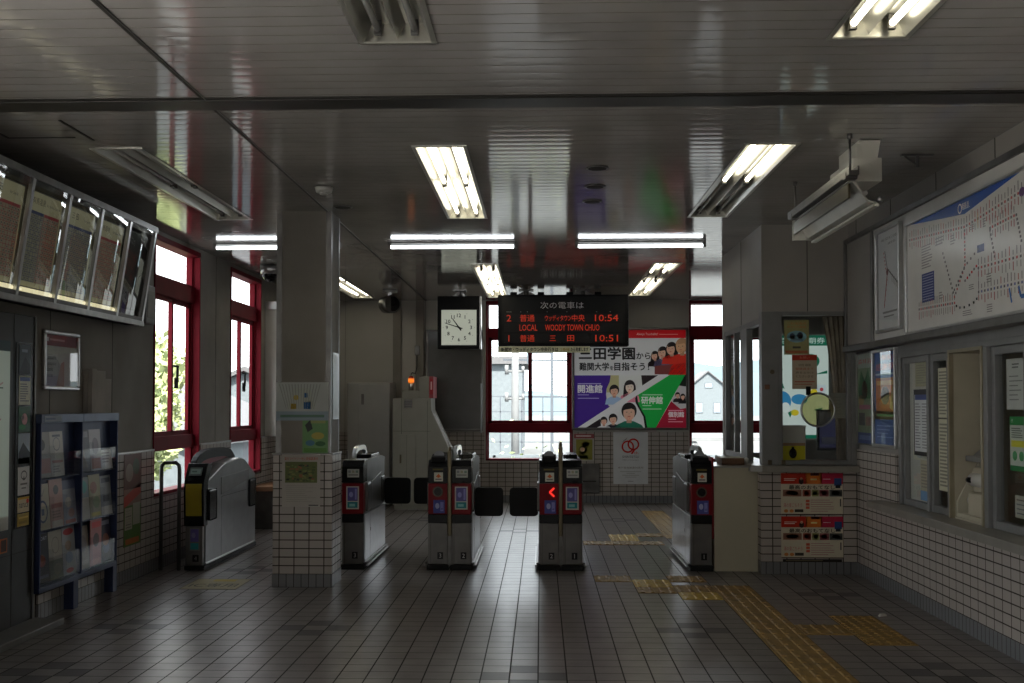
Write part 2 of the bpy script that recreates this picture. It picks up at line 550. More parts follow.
# ------------------------------------------------------------------ recessed ceiling lights
def ceiling_light(idx, label, tubes):
    x0, x1, p0, p1 = lights_def[idx]
    y0, y1 = p0 * PW, p1 * PW
    xm, w = (x0 + x1) / 2, (x1 - x0)
    t = thing('ceiling_light', label, 'ceiling light', (xm, y0, ZC), 'recessed fluorescent ceiling lights')
    Ln = y1 - y0
    b = MB()
    prof = [(-w / 2 - .012, -.005), (-w / 2 + .01, -.005), (-w / 2 + .045, .075), (-.035, .075), (0, .008), (.035, .075), (w / 2 - .045, .075), (w / 2 - .01, -.005), (w / 2 + .012, -.005)]
    A = [b.bm.verts.new((x, .015, z)) for x, z in prof]
    B = [b.bm.verts.new((x, Ln - .015, z)) for x, z in prof]
    for i in range(len(prof) - 1):
        b.bm.faces.new([A[i + 1], B[i + 1], B[i], A[i]])
    for y in (.015, Ln - .015):
        b.box(-w / 2, w / 2, y - .004, y + .004, -.003, .09)
    b.box(-w / 2 - .012, w / 2 + .012, -.012, .012, -.006, 0); b.box(-w / 2 - .012, w / 2 + .012, Ln - .012, Ln + .012, -.006, 0)
    obj('reflector', b, M['reflector'], t)
    for ya, yb, on in tubes:
        for sx in (-1, 1):
            xc = sx * w * .25
            c = MB(); c.cyl((xc, ya + .03, .035), (xc, yb - .03, .035), .0145, 12)
            obj('tube', c, M['tube_warm'] if on else M['tube_off'], t)
            for ye in (ya + .015, yb - .015):
                c = MB(); c.box(xc - .016, xc + .016, ye - .012, ye + .012, .01, .074, 0, .003)
                obj('socket', c, M['dark_steel'], t)
    return t
std = lambda a, c: [(.05, 1.25, a), (1.27, 2.48, c)]
ceiling_light(0, 'unlit twin-tube ceiling light in front of the dark ceiling strip', std(0, 0))
ceiling_light(1, 'lit twin-tube ceiling light in front of the dark ceiling strip', std(1, 1))
ceiling_light(2, 'unlit recessed ceiling light beside the row of timetable cases', std(0, 0))
ceiling_light(3, 'lit four-tube ceiling light between the dark ceiling strip and the bare tube lamps', std(1, 1))
ceiling_light(4, 'half lit ceiling light whose far tubes are dead, near the hanging lamp trough', std(1, 0))
ceiling_light(5, 'lit recessed ceiling light above the square hanging clock', [(.72, 2.15, 1), (2.2, 3.68, 1)])
ceiling_light(6, 'recessed ceiling light with a dead middle section near the large school poster', [(.03, 1.1, 1), (1.12, 1.95, 0), (2.0, 3.45, 1)])
ceiling_light(7, 'lit recessed ceiling light seen just behind the tiled pillar', [(.05, 1.8, 1), (1.85, 3.68, 1)])

# surface mounted single tubes
for x0, x1, lab in ((-3.14, -1.91, 'bare tube lamp on the ceiling partly behind the tiled pillar'),
                    (-1.46, -.228, 'bare tube lamp on the ceiling nearer the clock'),
                    (.325, 1.56, 'bare tube lamp on the ceiling nearer the ticket booth')):
    t = thing('ceiling_tube_lamp', lab, 'ceiling light', ((x0 + x1) / 2, 10.35, ZC), 'bare tube lamps in a row above the gates')
    h = (x1 - x0) / 2
    b = MB(); b.box(-h, h, -.022, .022, -.018, -.001, 0, .004); b.box(-h, -h + .03, -.018, .018, -.062, -.018, 0, .003); b.box(h - .03, h, -.018, .018, -.062, -.018, 0, .003)
    obj('batten', b, M['dark_steel'], t)
    b = MB(); b.cyl((-h + .03, 0, -.047), (h - .03, 0, -.047), .016, 14)
    obj('tube', b, M['tube_cool'], t)

# ------------------------------------------------------------------ left wall with two red windows
W1 = (9.47, 10.75, .64, 2.96)
W2 = (11.83, 13.12, .64, 2.96)
def wall_x(b, x0, x1, ya, yb, opens, mi=0, zt=ZC):
    y = ya
    for o in opens:
        b.box(x0, x1, y, o[0], 0, zt, mi)
        if o[2] > 0:
            b.box(x0, x1, o[0], o[1], 0, o[2], mi)
        if o[3] < zt:
            b.box(x0, x1, o[0], o[1], o[3], zt, mi)
        y = o[1]
    b.box(x0, x1, y, yb, 0, zt, mi)
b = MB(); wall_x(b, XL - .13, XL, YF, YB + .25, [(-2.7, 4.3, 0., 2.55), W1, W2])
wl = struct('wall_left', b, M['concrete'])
b = MB()
for y in (4.9, 6.3, 7.45, 8.55, 11.3):
    b.box(XL, XL + .002, y - .003, y + .003, 1.05, ZC)
obj('panel_joint', b, M['groove'], wl)
b = MB()
for ya, yb in ((7.27, W1[0] - .02), (W1[1] + .02, W2[0] - .02), (W2[1] + .02, YB)):
    b.box(XL, XL + .02, ya, yb, .103, 1.045)
for o in (W1, W2):
    b.box(XL, XL + .02, o[0] - .02, o[1] + .02, .103, .62)
obj('tile_wainscot', b, M['wall_tile'], wl)
b = MB()
for ya, yb in ((7.27, W1[0] - .02), (W1[1] + .02, W2[0] - .02), (W2[1] + .02, YB)):
    b.box(XL, XL + .026, ya, yb, 1.045, 1.062, 0, .003)
obj('tile_capping', b, M['alu'], wl)
b = MB(); b.box(XL, XL + .023, 7.27, YB, 0, .103)
struct('baseboard_left', b, M['base_tile'])

def red_window(name, axis, p, a0, a1, z0, z1, zt, zm, splits, rev, handle=None, d=1):
    """red framed window. axis 'x': in a wall facing +X at p, running along Y; axis 'y': in a wall facing -Y at p, running along X.
    zt transom band (lo,hi), zm lower rail band (lo,hi); rev reveal depth"""
    w = sthing(name)
    def BX(b, s0, s1, u0, u1, v0, v1, bev=.004):
        if axis == 'x':
            b.box(p - u1, p - u0, s0, s1, v0, v1, 0, bev)
        else:
            b.box(s0, s1, p + u0, p + u1, v0, v1, 0, bev)
    f = .045
    b = MB()     # reveal lining and outer frame
    dp = .132 if axis == 'x' else .252
    BX(b, a0, a0 + .02, -.012, dp, z0, z1); BX(b, a1 - .02, a1, -.012, dp, z0, z1)
    BX(b, a0, a1, -.012, dp, z0, z0 + .03); BX(b, a0, a1, -.012, dp, z1 - .05, z1)
    BX(b, a0 + .02, a0 + f, rev, rev + .06, z0, z1); BX(b, a1 - f, a1 - .02, rev, rev + .06, z0, z1)
    obj('frame', b, M['red_frame'], w)
    b = MB(); BX(b, a0 + .02, a1 - .02, rev - .02, rev + .06, zt[0], zt[1])
    obj('transom', b, M['red_frame'], w)
    b = MB(); BX(b, a0 + .02, a1 - .02, rev - .02, rev + .06, zm[0], zm[1])
    obj('lower_rail', b, M['red_frame'], w)
    s = .042
    edges = [a0 + f] + splits + [a1 - f]
    for i in range(len(edges) - 1):
        b = MB()
        e0, e1 = edges[i] - (.012 if i else 0), edges[i + 1] + (.012 if i < len(edges) - 2 else 0)
        o = .012 * (i % 2)
        BX(b, e0, e0 + s, rev + .005 + o, rev + .04 + o, zm[1], zt[0], .002); BX(b, e1 - s, e1, rev + .005 + o, rev + .04 + o, zm[1], zt[0], .002)
        BX(b, e0, e1, rev + .005 + o, rev + .04 + o, zm[1], zm[1] + s, .002); BX(b, e0, e1, rev + .005 + o, rev + .04 + o, zt[0] - s, zt[0], .002)
        sash = obj('sash', b, M['red_frame'], w)
        q = MB(); u = rev + .03 + o
        if axis == 'x':
            q.quad([(p - u, e0, zm[1]), (p - u, e1, zm[1]), (p - u, e1, zt[0]), (p - u, e0, zt[0])])
        else:
            q.quad([(e0, p + u, zm[1]), (e1, p + u, zm[1]), (e1, p + u, zt[0]), (e0, p + u, zt[0])])
        obj('pane', q, M['window_glass'], sash)
    for za, zb in ((z0, zm[0]), (zt[1], z1)):
        q = MB(); u = rev + .035
        if axis == 'x':
            q.quad([(p - u, a0, za), (p - u, a1, za), (p - u, a1, zb), (p - u, a0, zb)])
        else:
            q.quad([(a0, p + u, za), (a1, p + u, za), (a1, p + u, zb), (a0, p + u, zb)])
        obj('pane', q, M['window_glass'], w)
    if handle:
        b = MB()
        if axis == 'x':
            b.box(p - rev + .0, p - rev + .035, handle - .012, handle + .012, 1.60, 1.70, 0, .003)
            b.box(p - rev + .02, p - rev + .04, handle - .012, handle + .012, 1.66, 1.82, 0, .003)
            b.box(p - rev + .02, p - rev + .04, handle - .10, handle + .012, 1.80, 1.82, 0, .003)
        else:
            b.box(handle - .03, handle + .03, p + rev - .04, p + rev, 1.70, 1.75, 0, .004)
        obj('handle', b, M['black'], w)
    return w
red_window('window_1', 'x', XL, W1[0], W1[1], W1[2], W1[3], (2.45, 2.62), (1.03, 1.16), [10.17], .06, 10.2)
red_window('window_2', 'x', XL, W2[0], W2[1], W2[2], W2[3], (2.45, 2.62), (1.03, 1.16), [12.5], .06, 12.55)

# ------------------------------------------------------------------ back wall
A = (-.82, .47, .62, 2.99)
Bw = (2.19, 3.5, .62, 2.99)
b = MB()
xs = XL - .25
for o in (A, Bw):
    b.box(xs, o[0], YB, YB + .25, 0, ZC); b.box(o[0], o[1], YB, YB + .25, 0, o[2]); xs = o[1]
b.box(xs, XO + .2, YB, YB + .25, 0, ZC)
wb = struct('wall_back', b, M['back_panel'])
b = MB()
for x in (-2.92, -2.2, -1.72):
    b.box(x - .004, x + .004, YB - .003, YB, 1.05, ZC)
b.box(-2.2, -2.08, YB - .05, YB, 0, ZC); b.box(-1.86, -1.74, YB - .05, YB, 0, ZC)
obj('panel_joint', b, M['concrete'], wb)
b = MB()
b.box(XL + .02, A[0] - .02, YB - .015, YB, .103, 1.044); b.box(A[0] - .02, A[1] + .02, YB - .015, YB, .103, .60)
b.box(A[1] + .02, Bw[0] - .02, YB - .015, YB, .103, 1.044); b.box(Bw[0] - .02, Bw[1], YB - .015, YB, .103, .60)
obj('tile_wainscot', b, M['wall_tile'], wb)
b = MB(); b.box(XL + .03, XO, YB - .018, YB, 0, .103)
struct('baseboard_back', b, M['base_tile'])
red_window('window_3', 'y', YB, A[0], A[1], A[2], A[3], (2.45, 2.59), (1.03, 1.17), [-.16], .08, -.16)
red_window('window_4', 'y', YB, Bw[0], Bw[1], Bw[2], Bw[3], (2.45, 2.62), (1.03, 1.17), [2.83], .08)

# ------------------------------------------------------------------ right (counter) wall, office and booth
b = MB()
T = .12
b.box(XR, XR + T, YF, YBOOTH, 0, .645)                       # under the counter
b.box(XR, XR + T, 8.36, YBOOTH, .645, 1.9)                   # behind the two posters
b.box(XR, XR + T, YF, YBOOTH, 1.80, 1.9)
b.box(XR - .08, XR + T, YF, YBOOTH, 1.9, ZC)
b.box(XR, XR + T, YF, 5.2, .645, 1.9)
wr = struct('wall_right', b, M['office_panel'])
b = MB(); b.box(XR - .02, XR, YF, YBOOTH, .103, .645); b.box(XR - .02, XR, 8.40, YBOOTH, .645, 1.07)
obj('tile_wainscot', b, M['wall_tile'], wr)
b = MB()
for y in (6.4, 7.35, 8.3, 9.2):
    b.box(XR - .083, XR - .08, y - .003, y + .003, 2.86, ZC)
obj('panel_joint', b, M['groove'], wr)
b = MB(); b.box(XR - .024, XR, YF, YBOOTH, 0, .103)
struct('baseboard_right', b, M['base_tile'])
# sign-board band: white backing, rails
b = MB(); b.box(XR - .10, XR - .08, -1., 8.66, 1.93, 2.83); b.box(XR - .10, XR - .08, 8.66, YBOOTH - .02, 1.93, 2.83, 1)
bb_ = struct('trim_4', b, [M['white'], M['office_panel']])
b = MB()
b.box(XR - .135, XR - .08, -1., YBOOTH - .02, 1.895, 1.945, 0, .004); b.box(XR - .12, XR - .08, -1., YBOOTH - .02, 2.82, 2.86, 0, .004)
b.box(XR - .12, XR - .08, 8.66, 8.70, 1.93, 2.83, 0, .003); b.box(XR - .12, XR - .08, YBOOTH - .06, YBOOTH - .02, 1.93, 2.83, 0, .003)
obj('rail', b, M['dark_steel'], bb_)

# booth walls
b = MB()
b.box(XBOOTH, XR, YBOOTH, YBOOTH + .1, 0, .87)
b.box(XBOOTH, XBOOTH + .1, YBOOTH + .1, YBOOTH2, 0, .87)
b.box(XBOOTH, XR + T, YBOOTH - .02, YBOOTH + .1, 2.25, ZC)
b.box(XBOOTH, XBOOTH + .1, YBOOTH + .1, YBOOTH2, 2.2, ZC)
bo = struct('wall_booth', b, M['office_panel'])
b = MB(); b.box(XBOOTH - .015, XR - .02, YBOOTH - .015, YBOOTH, .103, .87); b.box(XBOOTH - .015, XBOOTH, YBOOTH, YBOOTH2, .103, .87)
obj('tile_wainscot', b, M['wall_tile'], bo)
b = MB(); b.box(XBOOTH - .018, XR - .024, YBOOTH - .018, YBOOTH, 0, .103); b.box(XBOOTH - .018, XBOOTH, YBOOTH, YBOOTH2, 0, .103)
struct('baseboard_booth', b, M['base_tile'])
b = MB()
b.box(2.29 - .003, 2.29 + .003, YBOOTH - .023, YBOOTH - .02, 2.25, ZC); b.box(XBOOTH - .003, XBOOTH, 10.4, 10.406, 2.2, ZC)
obj('panel_joint', b, M['groove'], bo)
b = MB(); b.box(XBOOTH - .004, XBOOTH + .14, YBOOTH - .02, YBOOTH + .1, .93, 2.25, 0, .004); b.box(2.66, XR + .02, YBOOTH - .02, YBOOTH + .1, .93, 2.25, 0, .004)
obj('corner_post', b, M['grey_frame'], bo)
b = MB()       # booth rear wall with a glazed opening
b.box(XBOOTH, 2.0, YBOOTH2, YBOOTH2 + .1, 0, ZC); b.box(2.0, 2.36, YBOOTH2, YBOOTH2 + .1, 0, .95); b.box(2.0, 2.36, YBOOTH2, YBOOTH2 + .1, 2.15, ZC); b.box(2.36, XO, YBOOTH2, YBOOTH2 + .1, 0, ZC)
struct('wall_booth_rear', b, M['office_panel'])
b = MB(); b.box(XO, XO + .2, YF, YB + .25, 0, ZC)
struct('wall_office_far', b, M['office_panel'])
b = MB()       # front wall around the wide entrance behind the viewer
b.box(XL - .25, -1.6, YF - .25, YF, 0, ZC); b.box(.2, XO + .2, YF - .25, YF, 0, ZC); b.box(-1.6, .2, YF - .25, YF, 2.3, ZC)
struct('wall_front', b, M['concrete'])

# booth front window and counter
def side_window(name, axis, p, a0, a1, z0, z1, t=.035, glassmat=None, fm=None, d=.05, mull=()):
    w = sthing(name)
    b = MB()
    def BX(s0, s1, u0, u1, v0, v1):
        if axis == 'x': b.box(u0, u1, s0, s1, v0, v1, 0, .003)
        else: b.box(s0, s1, u0, u1, v0, v1, 0, .003)
    BX(a0, a0 + t, p, p + d, z0, z1); BX(a1 - t, a1, p, p + d, z0, z1)
    BX(a0 + t, a1 - t, p, p + d, z0, z0 + t); BX(a0 + t, a1 - t, p, p + d, z1 - t, z1)
    for m in mull:
        BX(m - t / 2, m + t / 2, p, p + d, z0 + t, z1 - t)
    obj('frame', b, fm or M['grey_frame'], w)
    q = MB(); u = p + d * .6
    if axis == 'x':
        q.quad([(u, a0, z0), (u, a1, z0), (u, a1, z1), (u, a0, z1)])
    else:
        q.quad([(a0, u, z0), (a1, u, z0), (a1, u, z1), (a0, u, z1)])
    obj('pane', q, glassmat or M['office_glass'], w)
    return w
side_window('window_5', 'y', YBOOTH - .012, 2.04, 2.66, .935, 2.25)
side_window('window_6', 'x', XBOOTH + .0, 10.42, 11.36, .935, 2.2, .05, M['window_glass'], mull=(10.8,))
b = MB(); b.box(XBOOTH, XBOOTH + .06, 9.57, 10.42, 2.15, 2.2, 0, .003); b.box(XBOOTH, XBOOTH + .06, 10.16, 10.42, .93, 2.15, 0, .004)
struct('trim_5', b, M['grey_frame'])
b = MB()
b.prism('z', [(XBOOTH - .10, YBOOTH2), (XBOOTH - .10, YBOOTH + .02), (XBOOTH - .02, YBOOTH - .10), (XR, YBOOTH - .10), (XR, YBOOTH + .35), (XBOOTH + .2, YBOOTH + .35), (XBOOTH + .2, YBOOTH2)], .872, .929, 0, .004)
tag(obj('booth_counter', b, M['ledge']), 'metal-edged counter slab wrapping the ticket booth corner', 'counter')
b = MB()
b.box(XR - .17, XR - .022, -1., 8.68, .6465, .7, 0, .003); b.box(XR - .022, XR + .10, 5.21, 8.35, .6465, .7)
tag(obj('ticket_counter', b, M['ledge']), 'long narrow counter ledge under the ticket windows', 'counter')

# ------------------------------------------------------------------ tiled pillar
CX0, CX1, CY0, CY1 = -2.135, -1.66, 8.65, 9.05
b = MB(); b.box(CX0 + .02, CX1 - .02, CY0 + .02, CY1 - .02, 1.06, ZC)
pl = struct('pillar', b, M['concrete'])
b = MB(); b.box(CX0, CX1, CY0, CY1, .103, 1.055, 0, .004)
obj('tile_wainscot', b, M['wall_tile'], pl)
b = MB(); b.box(CX0 - .003, CX1 + .003, CY0 - .003, CY1 + .003, 0, .103, 0, .003)
obj('base_tile', b, M['base_tile'], pl)
for x, y in ((CX0 + .02, CY0 + .02), (CX1 - .02, CY0 + .02), (CX1 - .02, CY1 - .02), (CX0 + .02, CY1 - .02)):
    sx = 1 if x > -1.9 else -1; sy = 1 if y > 8.8 else -1
    b = MB(); b.box(min(x, x - sx * .04), max(x, x - sx * .04), min(y, y + sy * .003), max(y, y + sy * .003), 1.06, ZC)
    b.box(min(x, x + sx * .003), max(x, x + sx * .003), min(y + sy * .003, y - sy * .04), max(y + sy * .003, y - sy * .04), 1.06, ZC)
    obj('corner_guard', b, M['dark_steel'], pl)
b = MB(); b.box(CX0 - .005, CX1 + .005, CY0 - .005, CY1 + .005, 1.045, 1.062, 0, .003)
obj('tile_capping', b, M['dark_steel'], pl)

# ------------------------------------------------------------------ tactile paving
def tactile(label, x0, x1, y0, y1, style='bar', m='tactile'):
    b = MB()
    b.box(x0 + .003, x1 - .003, y0 + .003, y1 - .003, .0004, .004)
    nx, ny = max(1, round((x1 - x0) / .305)), max(1, round((y1 - y0) / .305))
    for i in range(nx):
        for j in range(ny):
            bx, by = x0 + (x1 - x0) * i / nx, y0 + (y1 - y0) * j / ny
            bw, bh = (x1 - x0) / nx, (y1 - y0) / ny
            if style == 'bar':
                for k in range(4):
                    xc = bx + bw * (k + .5) / 4
                    for q in range(2):
                        ya, yb_ = by + bh * (q + .07) / 2, by + bh * (q + .93) / 2
                        b.prism('y', [(xc - .017, .004), (xc + .017, .004), (xc + .010, .009), (xc - .010, .009)], ya, yb_)
            else:
                for k in range(5):
                    for q in range(5):
                        b.cyl((bx + bw * (k + .5) / 5, by + bh * (q + .5) / 5, .004), (bx + bw * (k + .5) / 5, by + bh * (q + .5) / 5, .009), .017, 8, 0, .011)
    tag(obj('tactile_strip', b, M[m]), label, 'tactile paving', 'yellow tactile paving on the floor')
X = lambda k: TX0 + TP * k
tactile('faded yellow tactile bars across the entrance of gate aisle one', X(3), X(5), 8.995, 9.30)
tactile('bright yellow tactile block in front of gate aisle one', X(5), X(7), 8.73, 9.10, 'bar', 'tactile_new')
tactile('short faded tactile strip between the bright block and the booth side', X(7), X(9), 8.995, 9.30)
tactile('faded tactile block just below the bright block by gate aisle one', X(5), X(7), 8.455, 8.725)
tactile('faded tactile block joining the gate aisle to the long guide strip', X(7), X(9), 8.50, 8.82)
tactile('bright yellow tactile block at the bend of the guide path', X(7), X(9), 8.19, 8.495, 'bar', 'tactile_new')
tactile('long yellow tactile guide strip running toward the viewer', X(9), X(11), .5, 8.82)
tactile('short tactile branch between the long guide strip and the counter block', X(11), X(13), 6.97, 7.275)
tactile('tactile dotted warning block in front of the ticket counter', X(13), X(15), 6.68, 7.60, 'dot')
tactile('faded tactile strip on the floor just past the gates', X(3), X(8) + TP / 2, 11.34, 11.645)
tactile('pale tactile block beyond the gates nearest the back window', X(5), X(7), 11.65, 12.23, 'bar', 'tactile_new')
tactile('short faded tactile strip beyond the gates beside the pale block', X(7), X(9), 12.05, 12.35)
tactile('tactile guide strip leading to the back wall beyond the gates', X(9), X(11), 11.9, 14.95)

st = art('floor_sticker', 'U', (-2.62, 8.78, .0022), .46, .52, [[('r', .03, .05, .97, .95, (136, 128, 100))], [('t', 'IC専用', .5, .36, .34, (40, 38, 40), .82), ('p', [(.35, .72), (.75, .72), (.75, .92), (.35, .92)], (150, 130, 40))]], (98, 92, 78), .0015)
tag(st, 'worn yellowish floor sticker before the grey IC ticket gate', 'floor sticker')
b = MB(); b.box(-.03, .03, -.012, .012, 0, .012, 0, .004); b.box(-.01, .03, .0, .025, .004, .016, 0, .003)
tag(obj('paper_scrap', b, M['paper'], loc=(2.335, 7.60, .0005), rotz=.4), 'small white paper scrap on the floor beside the dotted tactile block', 'litter')

# ------------------------------------------------------------------ ticket gates
def arch_pts(y0, y1, z0, h, th, n=14):
    o, i = [], []
    c, r = (y0 + y1) / 2, (y1 - y0) / 2
    for k in range(n + 1):
        a = PI - PI * k / n
        ca = math.copysign(abs(math.cos(a)) ** .7, math.cos(a)); sa = abs(math.sin(a)) ** .7
        o.append((c + r * ca, z0 + h * sa))
        i.append((c + (r - th) * ca, z0 + (h - th) * sa))
    return o + i[::-1]

W_, BL_, TE_, OR_, PU_ = (176, 176, 172), (66, 72, 140), (40, 120, 128), (205, 92, 40), (84, 80, 140)
def gate_unit(t, x0, x1, L, number, kind, sides, near_flap, far_flap, arrow=None, arch=None):
    w = x1 - x0
    xc = (x0 + x1) / 2
    b = MB(); b.box(x0 - .012, x1 + .012, -.02, L + .01, 0, .045, 0, .006)
    obj('base', b, M['rubber'], t)
    b = MB(); b.box(x0 + .006, x1 - .006, .012, L - .01, .045, .88, 0, .004)
    obj('core', b, M['dark_steel'], t)
    b = MB(); b.box(x0, x1, -.004, .03, .05, .41, 0, .005); b.box(x0 + .02, x0 + .023, -.0052, -.003, .06, .40, 1)
    obj('front_panel', b, [M['gate_grey'], M['groove']], t)
    b = MB(); b.box(x0 - .003, x1 + .003, -.012, .06, .41, .487, 0, .006)
    obj('black_band', b, M['gloss_black'], t)
    b = MB(); b.box(x0 - .002, x1 + .002, -.014, .10, .487, .757, 0, .008)
    obj('red_panel', b, M['red_plastic'], t)
    b = MB(); b.prism('x', [(-.012, .76), (-.016, .905), (.045, .958), (.20, .965), (.20, .76)], x0 - .003, x1 + .003, 0, .005)
    obj('head_cover', b, M['gloss_black'], t)
    b = MB()     # long top: side cheeks, recessed black deck, raised black block
    for s0 in (x0, x1 - .018):
        b.prism('x', [(.20, .76), (.20, .945), (.30, .955), (L - .25, .955), (L, .93), (L, .76)], s0, s0 + .018, 0, .003)
    obj('top_cheek', b, M['gate_grey'], t)
    b = MB(); b.box(x0 + .018, x1 - .018, .20, L - .01, .86, .925); b.prism('x', [(.55, .925), (.58, .985), (1.05, .985), (1.15, .925)], x0 + .02, x1 - .02, 0, .006)
    obj('ticket_deck', b, M['gloss_black'], t)
    for s in sides:
        e0 = x1 if s > 0 else x0
        def SB(a, c): return (min(e0 + s * a, e0 + s * c), max(e0 + s * a, e0 + s * c))
        b = MB(); u = SB(-.002, .008); b.box(u[0], u[1], .03, L - .005, .055, .475, 0, .003)
        u = SB(.008, .0088); b.box(u[0], u[1], .34, .343, .06, .47, 1); b.box(u[0], u[1], .08, .083, .06, .47, 1); b.box(u[0], u[1], .36, .385, .30, .33, 1)
        obj('side_panel', b, [M['gate_side'], M['groove']], t)
        b = MB(); u = SB(-.002, .010)
        b.prism('x', [(.36, .485), (.36, .72), (.42, .745), (L - .30, .80), (L - .30, .62), (L - .10, .62), (L - .10, .485)], u[0], u[1], 0, .004)
        obj('upper_side_panel', b, M['gate_grey'], t)
        b = MB(); u = SB(.0, .022); b.box(u[0], u[1], .11, .34, .50, .755, 0, .02, 3)
        obj('flap_housing', b, M['dark_steel'], t)
        b = MB(); u = SB(.0, .014); b.box(u[0], u[1], L - .28, L - .06, .50, .755, 0, .01)
        obj('flap_housing', b, M['dark_steel'], t)
        for k in (0, 1):
            b = MB(); u = SB(.010 + .012 * k, .030 + .012 * k); b.box(u[0], u[1], .0 + .02 * k, L, .03 + .022 * (1 - k), .044 + .022 * (1 - k), 0, .003)
            obj('kick_rail', b, M['steel'] if k else M['dark_steel'], t)
        for on, yy in ((near_flap, .30), (far_flap, L - .08)):
            if on == s:
                dz = -.025 if yy < .5 else 0
                b = MB(); u = SB(.012, .272)
                rr_ = .035
                ol = []
                for qx, qz, a0 in ((u[1] - rr_, .725 + dz - rr_, 0), (u[0] + rr_, .725 + dz - rr_, 90), (u[0] + rr_, .465 + dz + rr_, 180), (u[1] - rr_, .465 + dz + rr_, 270)):
                    for da in (0, 30, 60, 90):
                        a = math.radians(a0 + da)
                        ol.append((qx + rr_ * math.cos(a), qz + rr_ * math.sin(a)))
                b.prism('y', ol, yy, yy + .035, 0, .008)
                obj('flap_door', b, M['rubber'], t)
    art('number_plate', 'S', (xc + .02, -.0055, .125), .05, .06, [[('t', number, .5, .5, .6, (150, 150, 150))]], (12, 12, 16), .003, t)
    if kind == 'exit':
        art('direction_sticker', 'S', (xc + .005, -.0165, .815), .078, .078, [[('p', [(.2, .5), (.5, .85), (.8, .5), (.62, .5), (.62, .4), (.38, .4), (.38, .5)], OR_), ('r', .15, .14, .85, .3, (120, 110, 110))]], (190, 186, 176), .001, t)
        art('ticket_slot', 'S', (xc, -.0165, .88), .10, .022, [[('r', .05, .2, .95, .8, (90, 80, 30))]], (16, 15, 14), .001, t)
        art('pass_sticker', 'S', (xc + .01, -.0165, .555), .10, .115, [[('r', .0, .0, 1, 1, BL_)], [('e', .35, .55, .18, .22, (150, 155, 200)), ('r', .62, .15, .9, .85, (120, 124, 180)), ('r', .68, .25, .84, .4, PU_)]], BL_, .001, t)
        if arrow:
            b = MB()
            for za in (.72, .645):
                b.bar((xc + .045, -.0165, za), (xc + .005, -.0165, .6825), .006, .016)
            obj('arrow_light', b, M['led_arrow'], t)
        else:
            b = MB(); b.cyl((xc, -.013, .685), (xc, -.017, .685), .046, 20); b.cyl((xc, -.017, .685), (xc, -.019, .685), .034, 20, 1)
            obj('indicator_disc', b, [mat('indicator_ring', (.07, .055, .03), .3), M['gloss_black']], t)
        b = MB(); b.prism('x', [(.02, .94), (.03, .985), (.16, 1.01), (.17, .95)], x0 + .02, x1 - .02, 0, .006)
        obj('display_hood', b, M['black'], t)
        b = MB(); b.cyl((xc, .10, .999), (xc, .095, 1.003), .045, 18)
        obj('display_screen', b, mat('display_grey', (.32, .33, .36), .3), t)
    else:
        art('card_sticker', 'S', (xc + .005, -.0165, .845), .105, .072, [[('r', .08, .55, .3, .85, (120, 126, 130)), ('r', .4, .55, .6, .85, (140, 140, 120)), ('r', .7, .55, .92, .85, (110, 130, 120)), ('r', .1, .2, .9, .4, (124, 124, 124))]], (168, 170, 168), .001, t)
        art('pass_sticker', 'S', (xc, -.0165, .63), .112, .20, [[('r', .1, .36, .9, .95, PU_), ('r', .1, .06, .9, .32, TE_)], [('e', .38, .64, .16, .12, (140, 140, 190)), ('r', .68, .42, .84, .9, (130, 130, 185)), ('r', .25, .12, .7, .24, (120, 170, 175))]], W_, .001, t)
    if arch:
        b = MB(); b.prism('x', arch_pts(.45, 1.15, .93, .135, .045), arch[0], arch[0] + .035, 0, .004)
        obj('arch_guard', b, M[arch[1]], t)

GL = 1.30
def gate_post(t, x, z0=.30, z1=1.06):
    b = MB(); b.box(x - .019, x + .019, .0, GL - .02, .03, .90); obj('joint_panel', b, M['dark_steel'], t)
    b = MB(); b.box(x - .018, x + .018, -.035, .02, z0, z1 - .02, 0, .006)
    b.tube([(x, -.01, z1 - .03), (x, .02, z1), (x, .10, z1 + .01), (x, .22, z1 - .03), (x, .26, .93)], .015, 10)
    obj('post', b, M['bronze'], t)

GY, GL = 9.6, 1.30
def P0(x0, x1): return ((x0 + x1) / 2, GY, 0)
t = thing('ticket_gate', 'single red-fronted ticket gate tucked beside the tiled pillar', 'ticket gate', P0(-1.75, -1.565), 'red-fronted automatic ticket gates')
gate_unit(t, -.0925, .0925, GL, '3', 'entry', (1,), 0, 1, arch=(-.09, 'smoke'))
b = MB(); b.bar((-.06, .05, .93), (-.06, .05, 1.04), .012, .012); obj('edge_post', b, M['dark_steel'], t)
t = thing('ticket_gate', 'double ticket gate numbered 3 and 2 below the square clock', 'ticket gate', P0(-.99, -.615), 'red-fronted automatic ticket gates')
gate_unit(t, -.1875, -.0175, GL, '3', 'exit', (-1,), 0, -1)
gate_unit(t, .0175, .1875, GL, '2', 'entry', (1,), 1, 0, arch=(-.01, 'smoke'))
gate_post(t, 0)
t = thing('ticket_gate', 'double ticket gate showing a glowing red arrow', 'ticket gate', P0(-.013, .355), 'red-fronted automatic ticket gates')
gate_unit(t, -.184, -.0175, GL, '2', 'exit', (-1,), -1, 0, arrow=True)
gate_unit(t, .0175, .184, GL, '1', 'entry', (1,), 0, 0)
gate_post(t, 0, .30, 1.10)
t = thing('ticket_gate', 'single ticket gate beside the cream partition panel', 'ticket gate', P0(1.307, 1.487), 'red-fronted automatic ticket gates')
gate_unit(t, -.09, .09, GL, '1', 'exit', (-1,), 0, 0, arch=(.05, 'dark_steel'))
b = MB(); b.box(.091, .105, -.02, .35, .28, .99, 0, .004); obj('red_side_strip', b, M['red_plastic'], t)
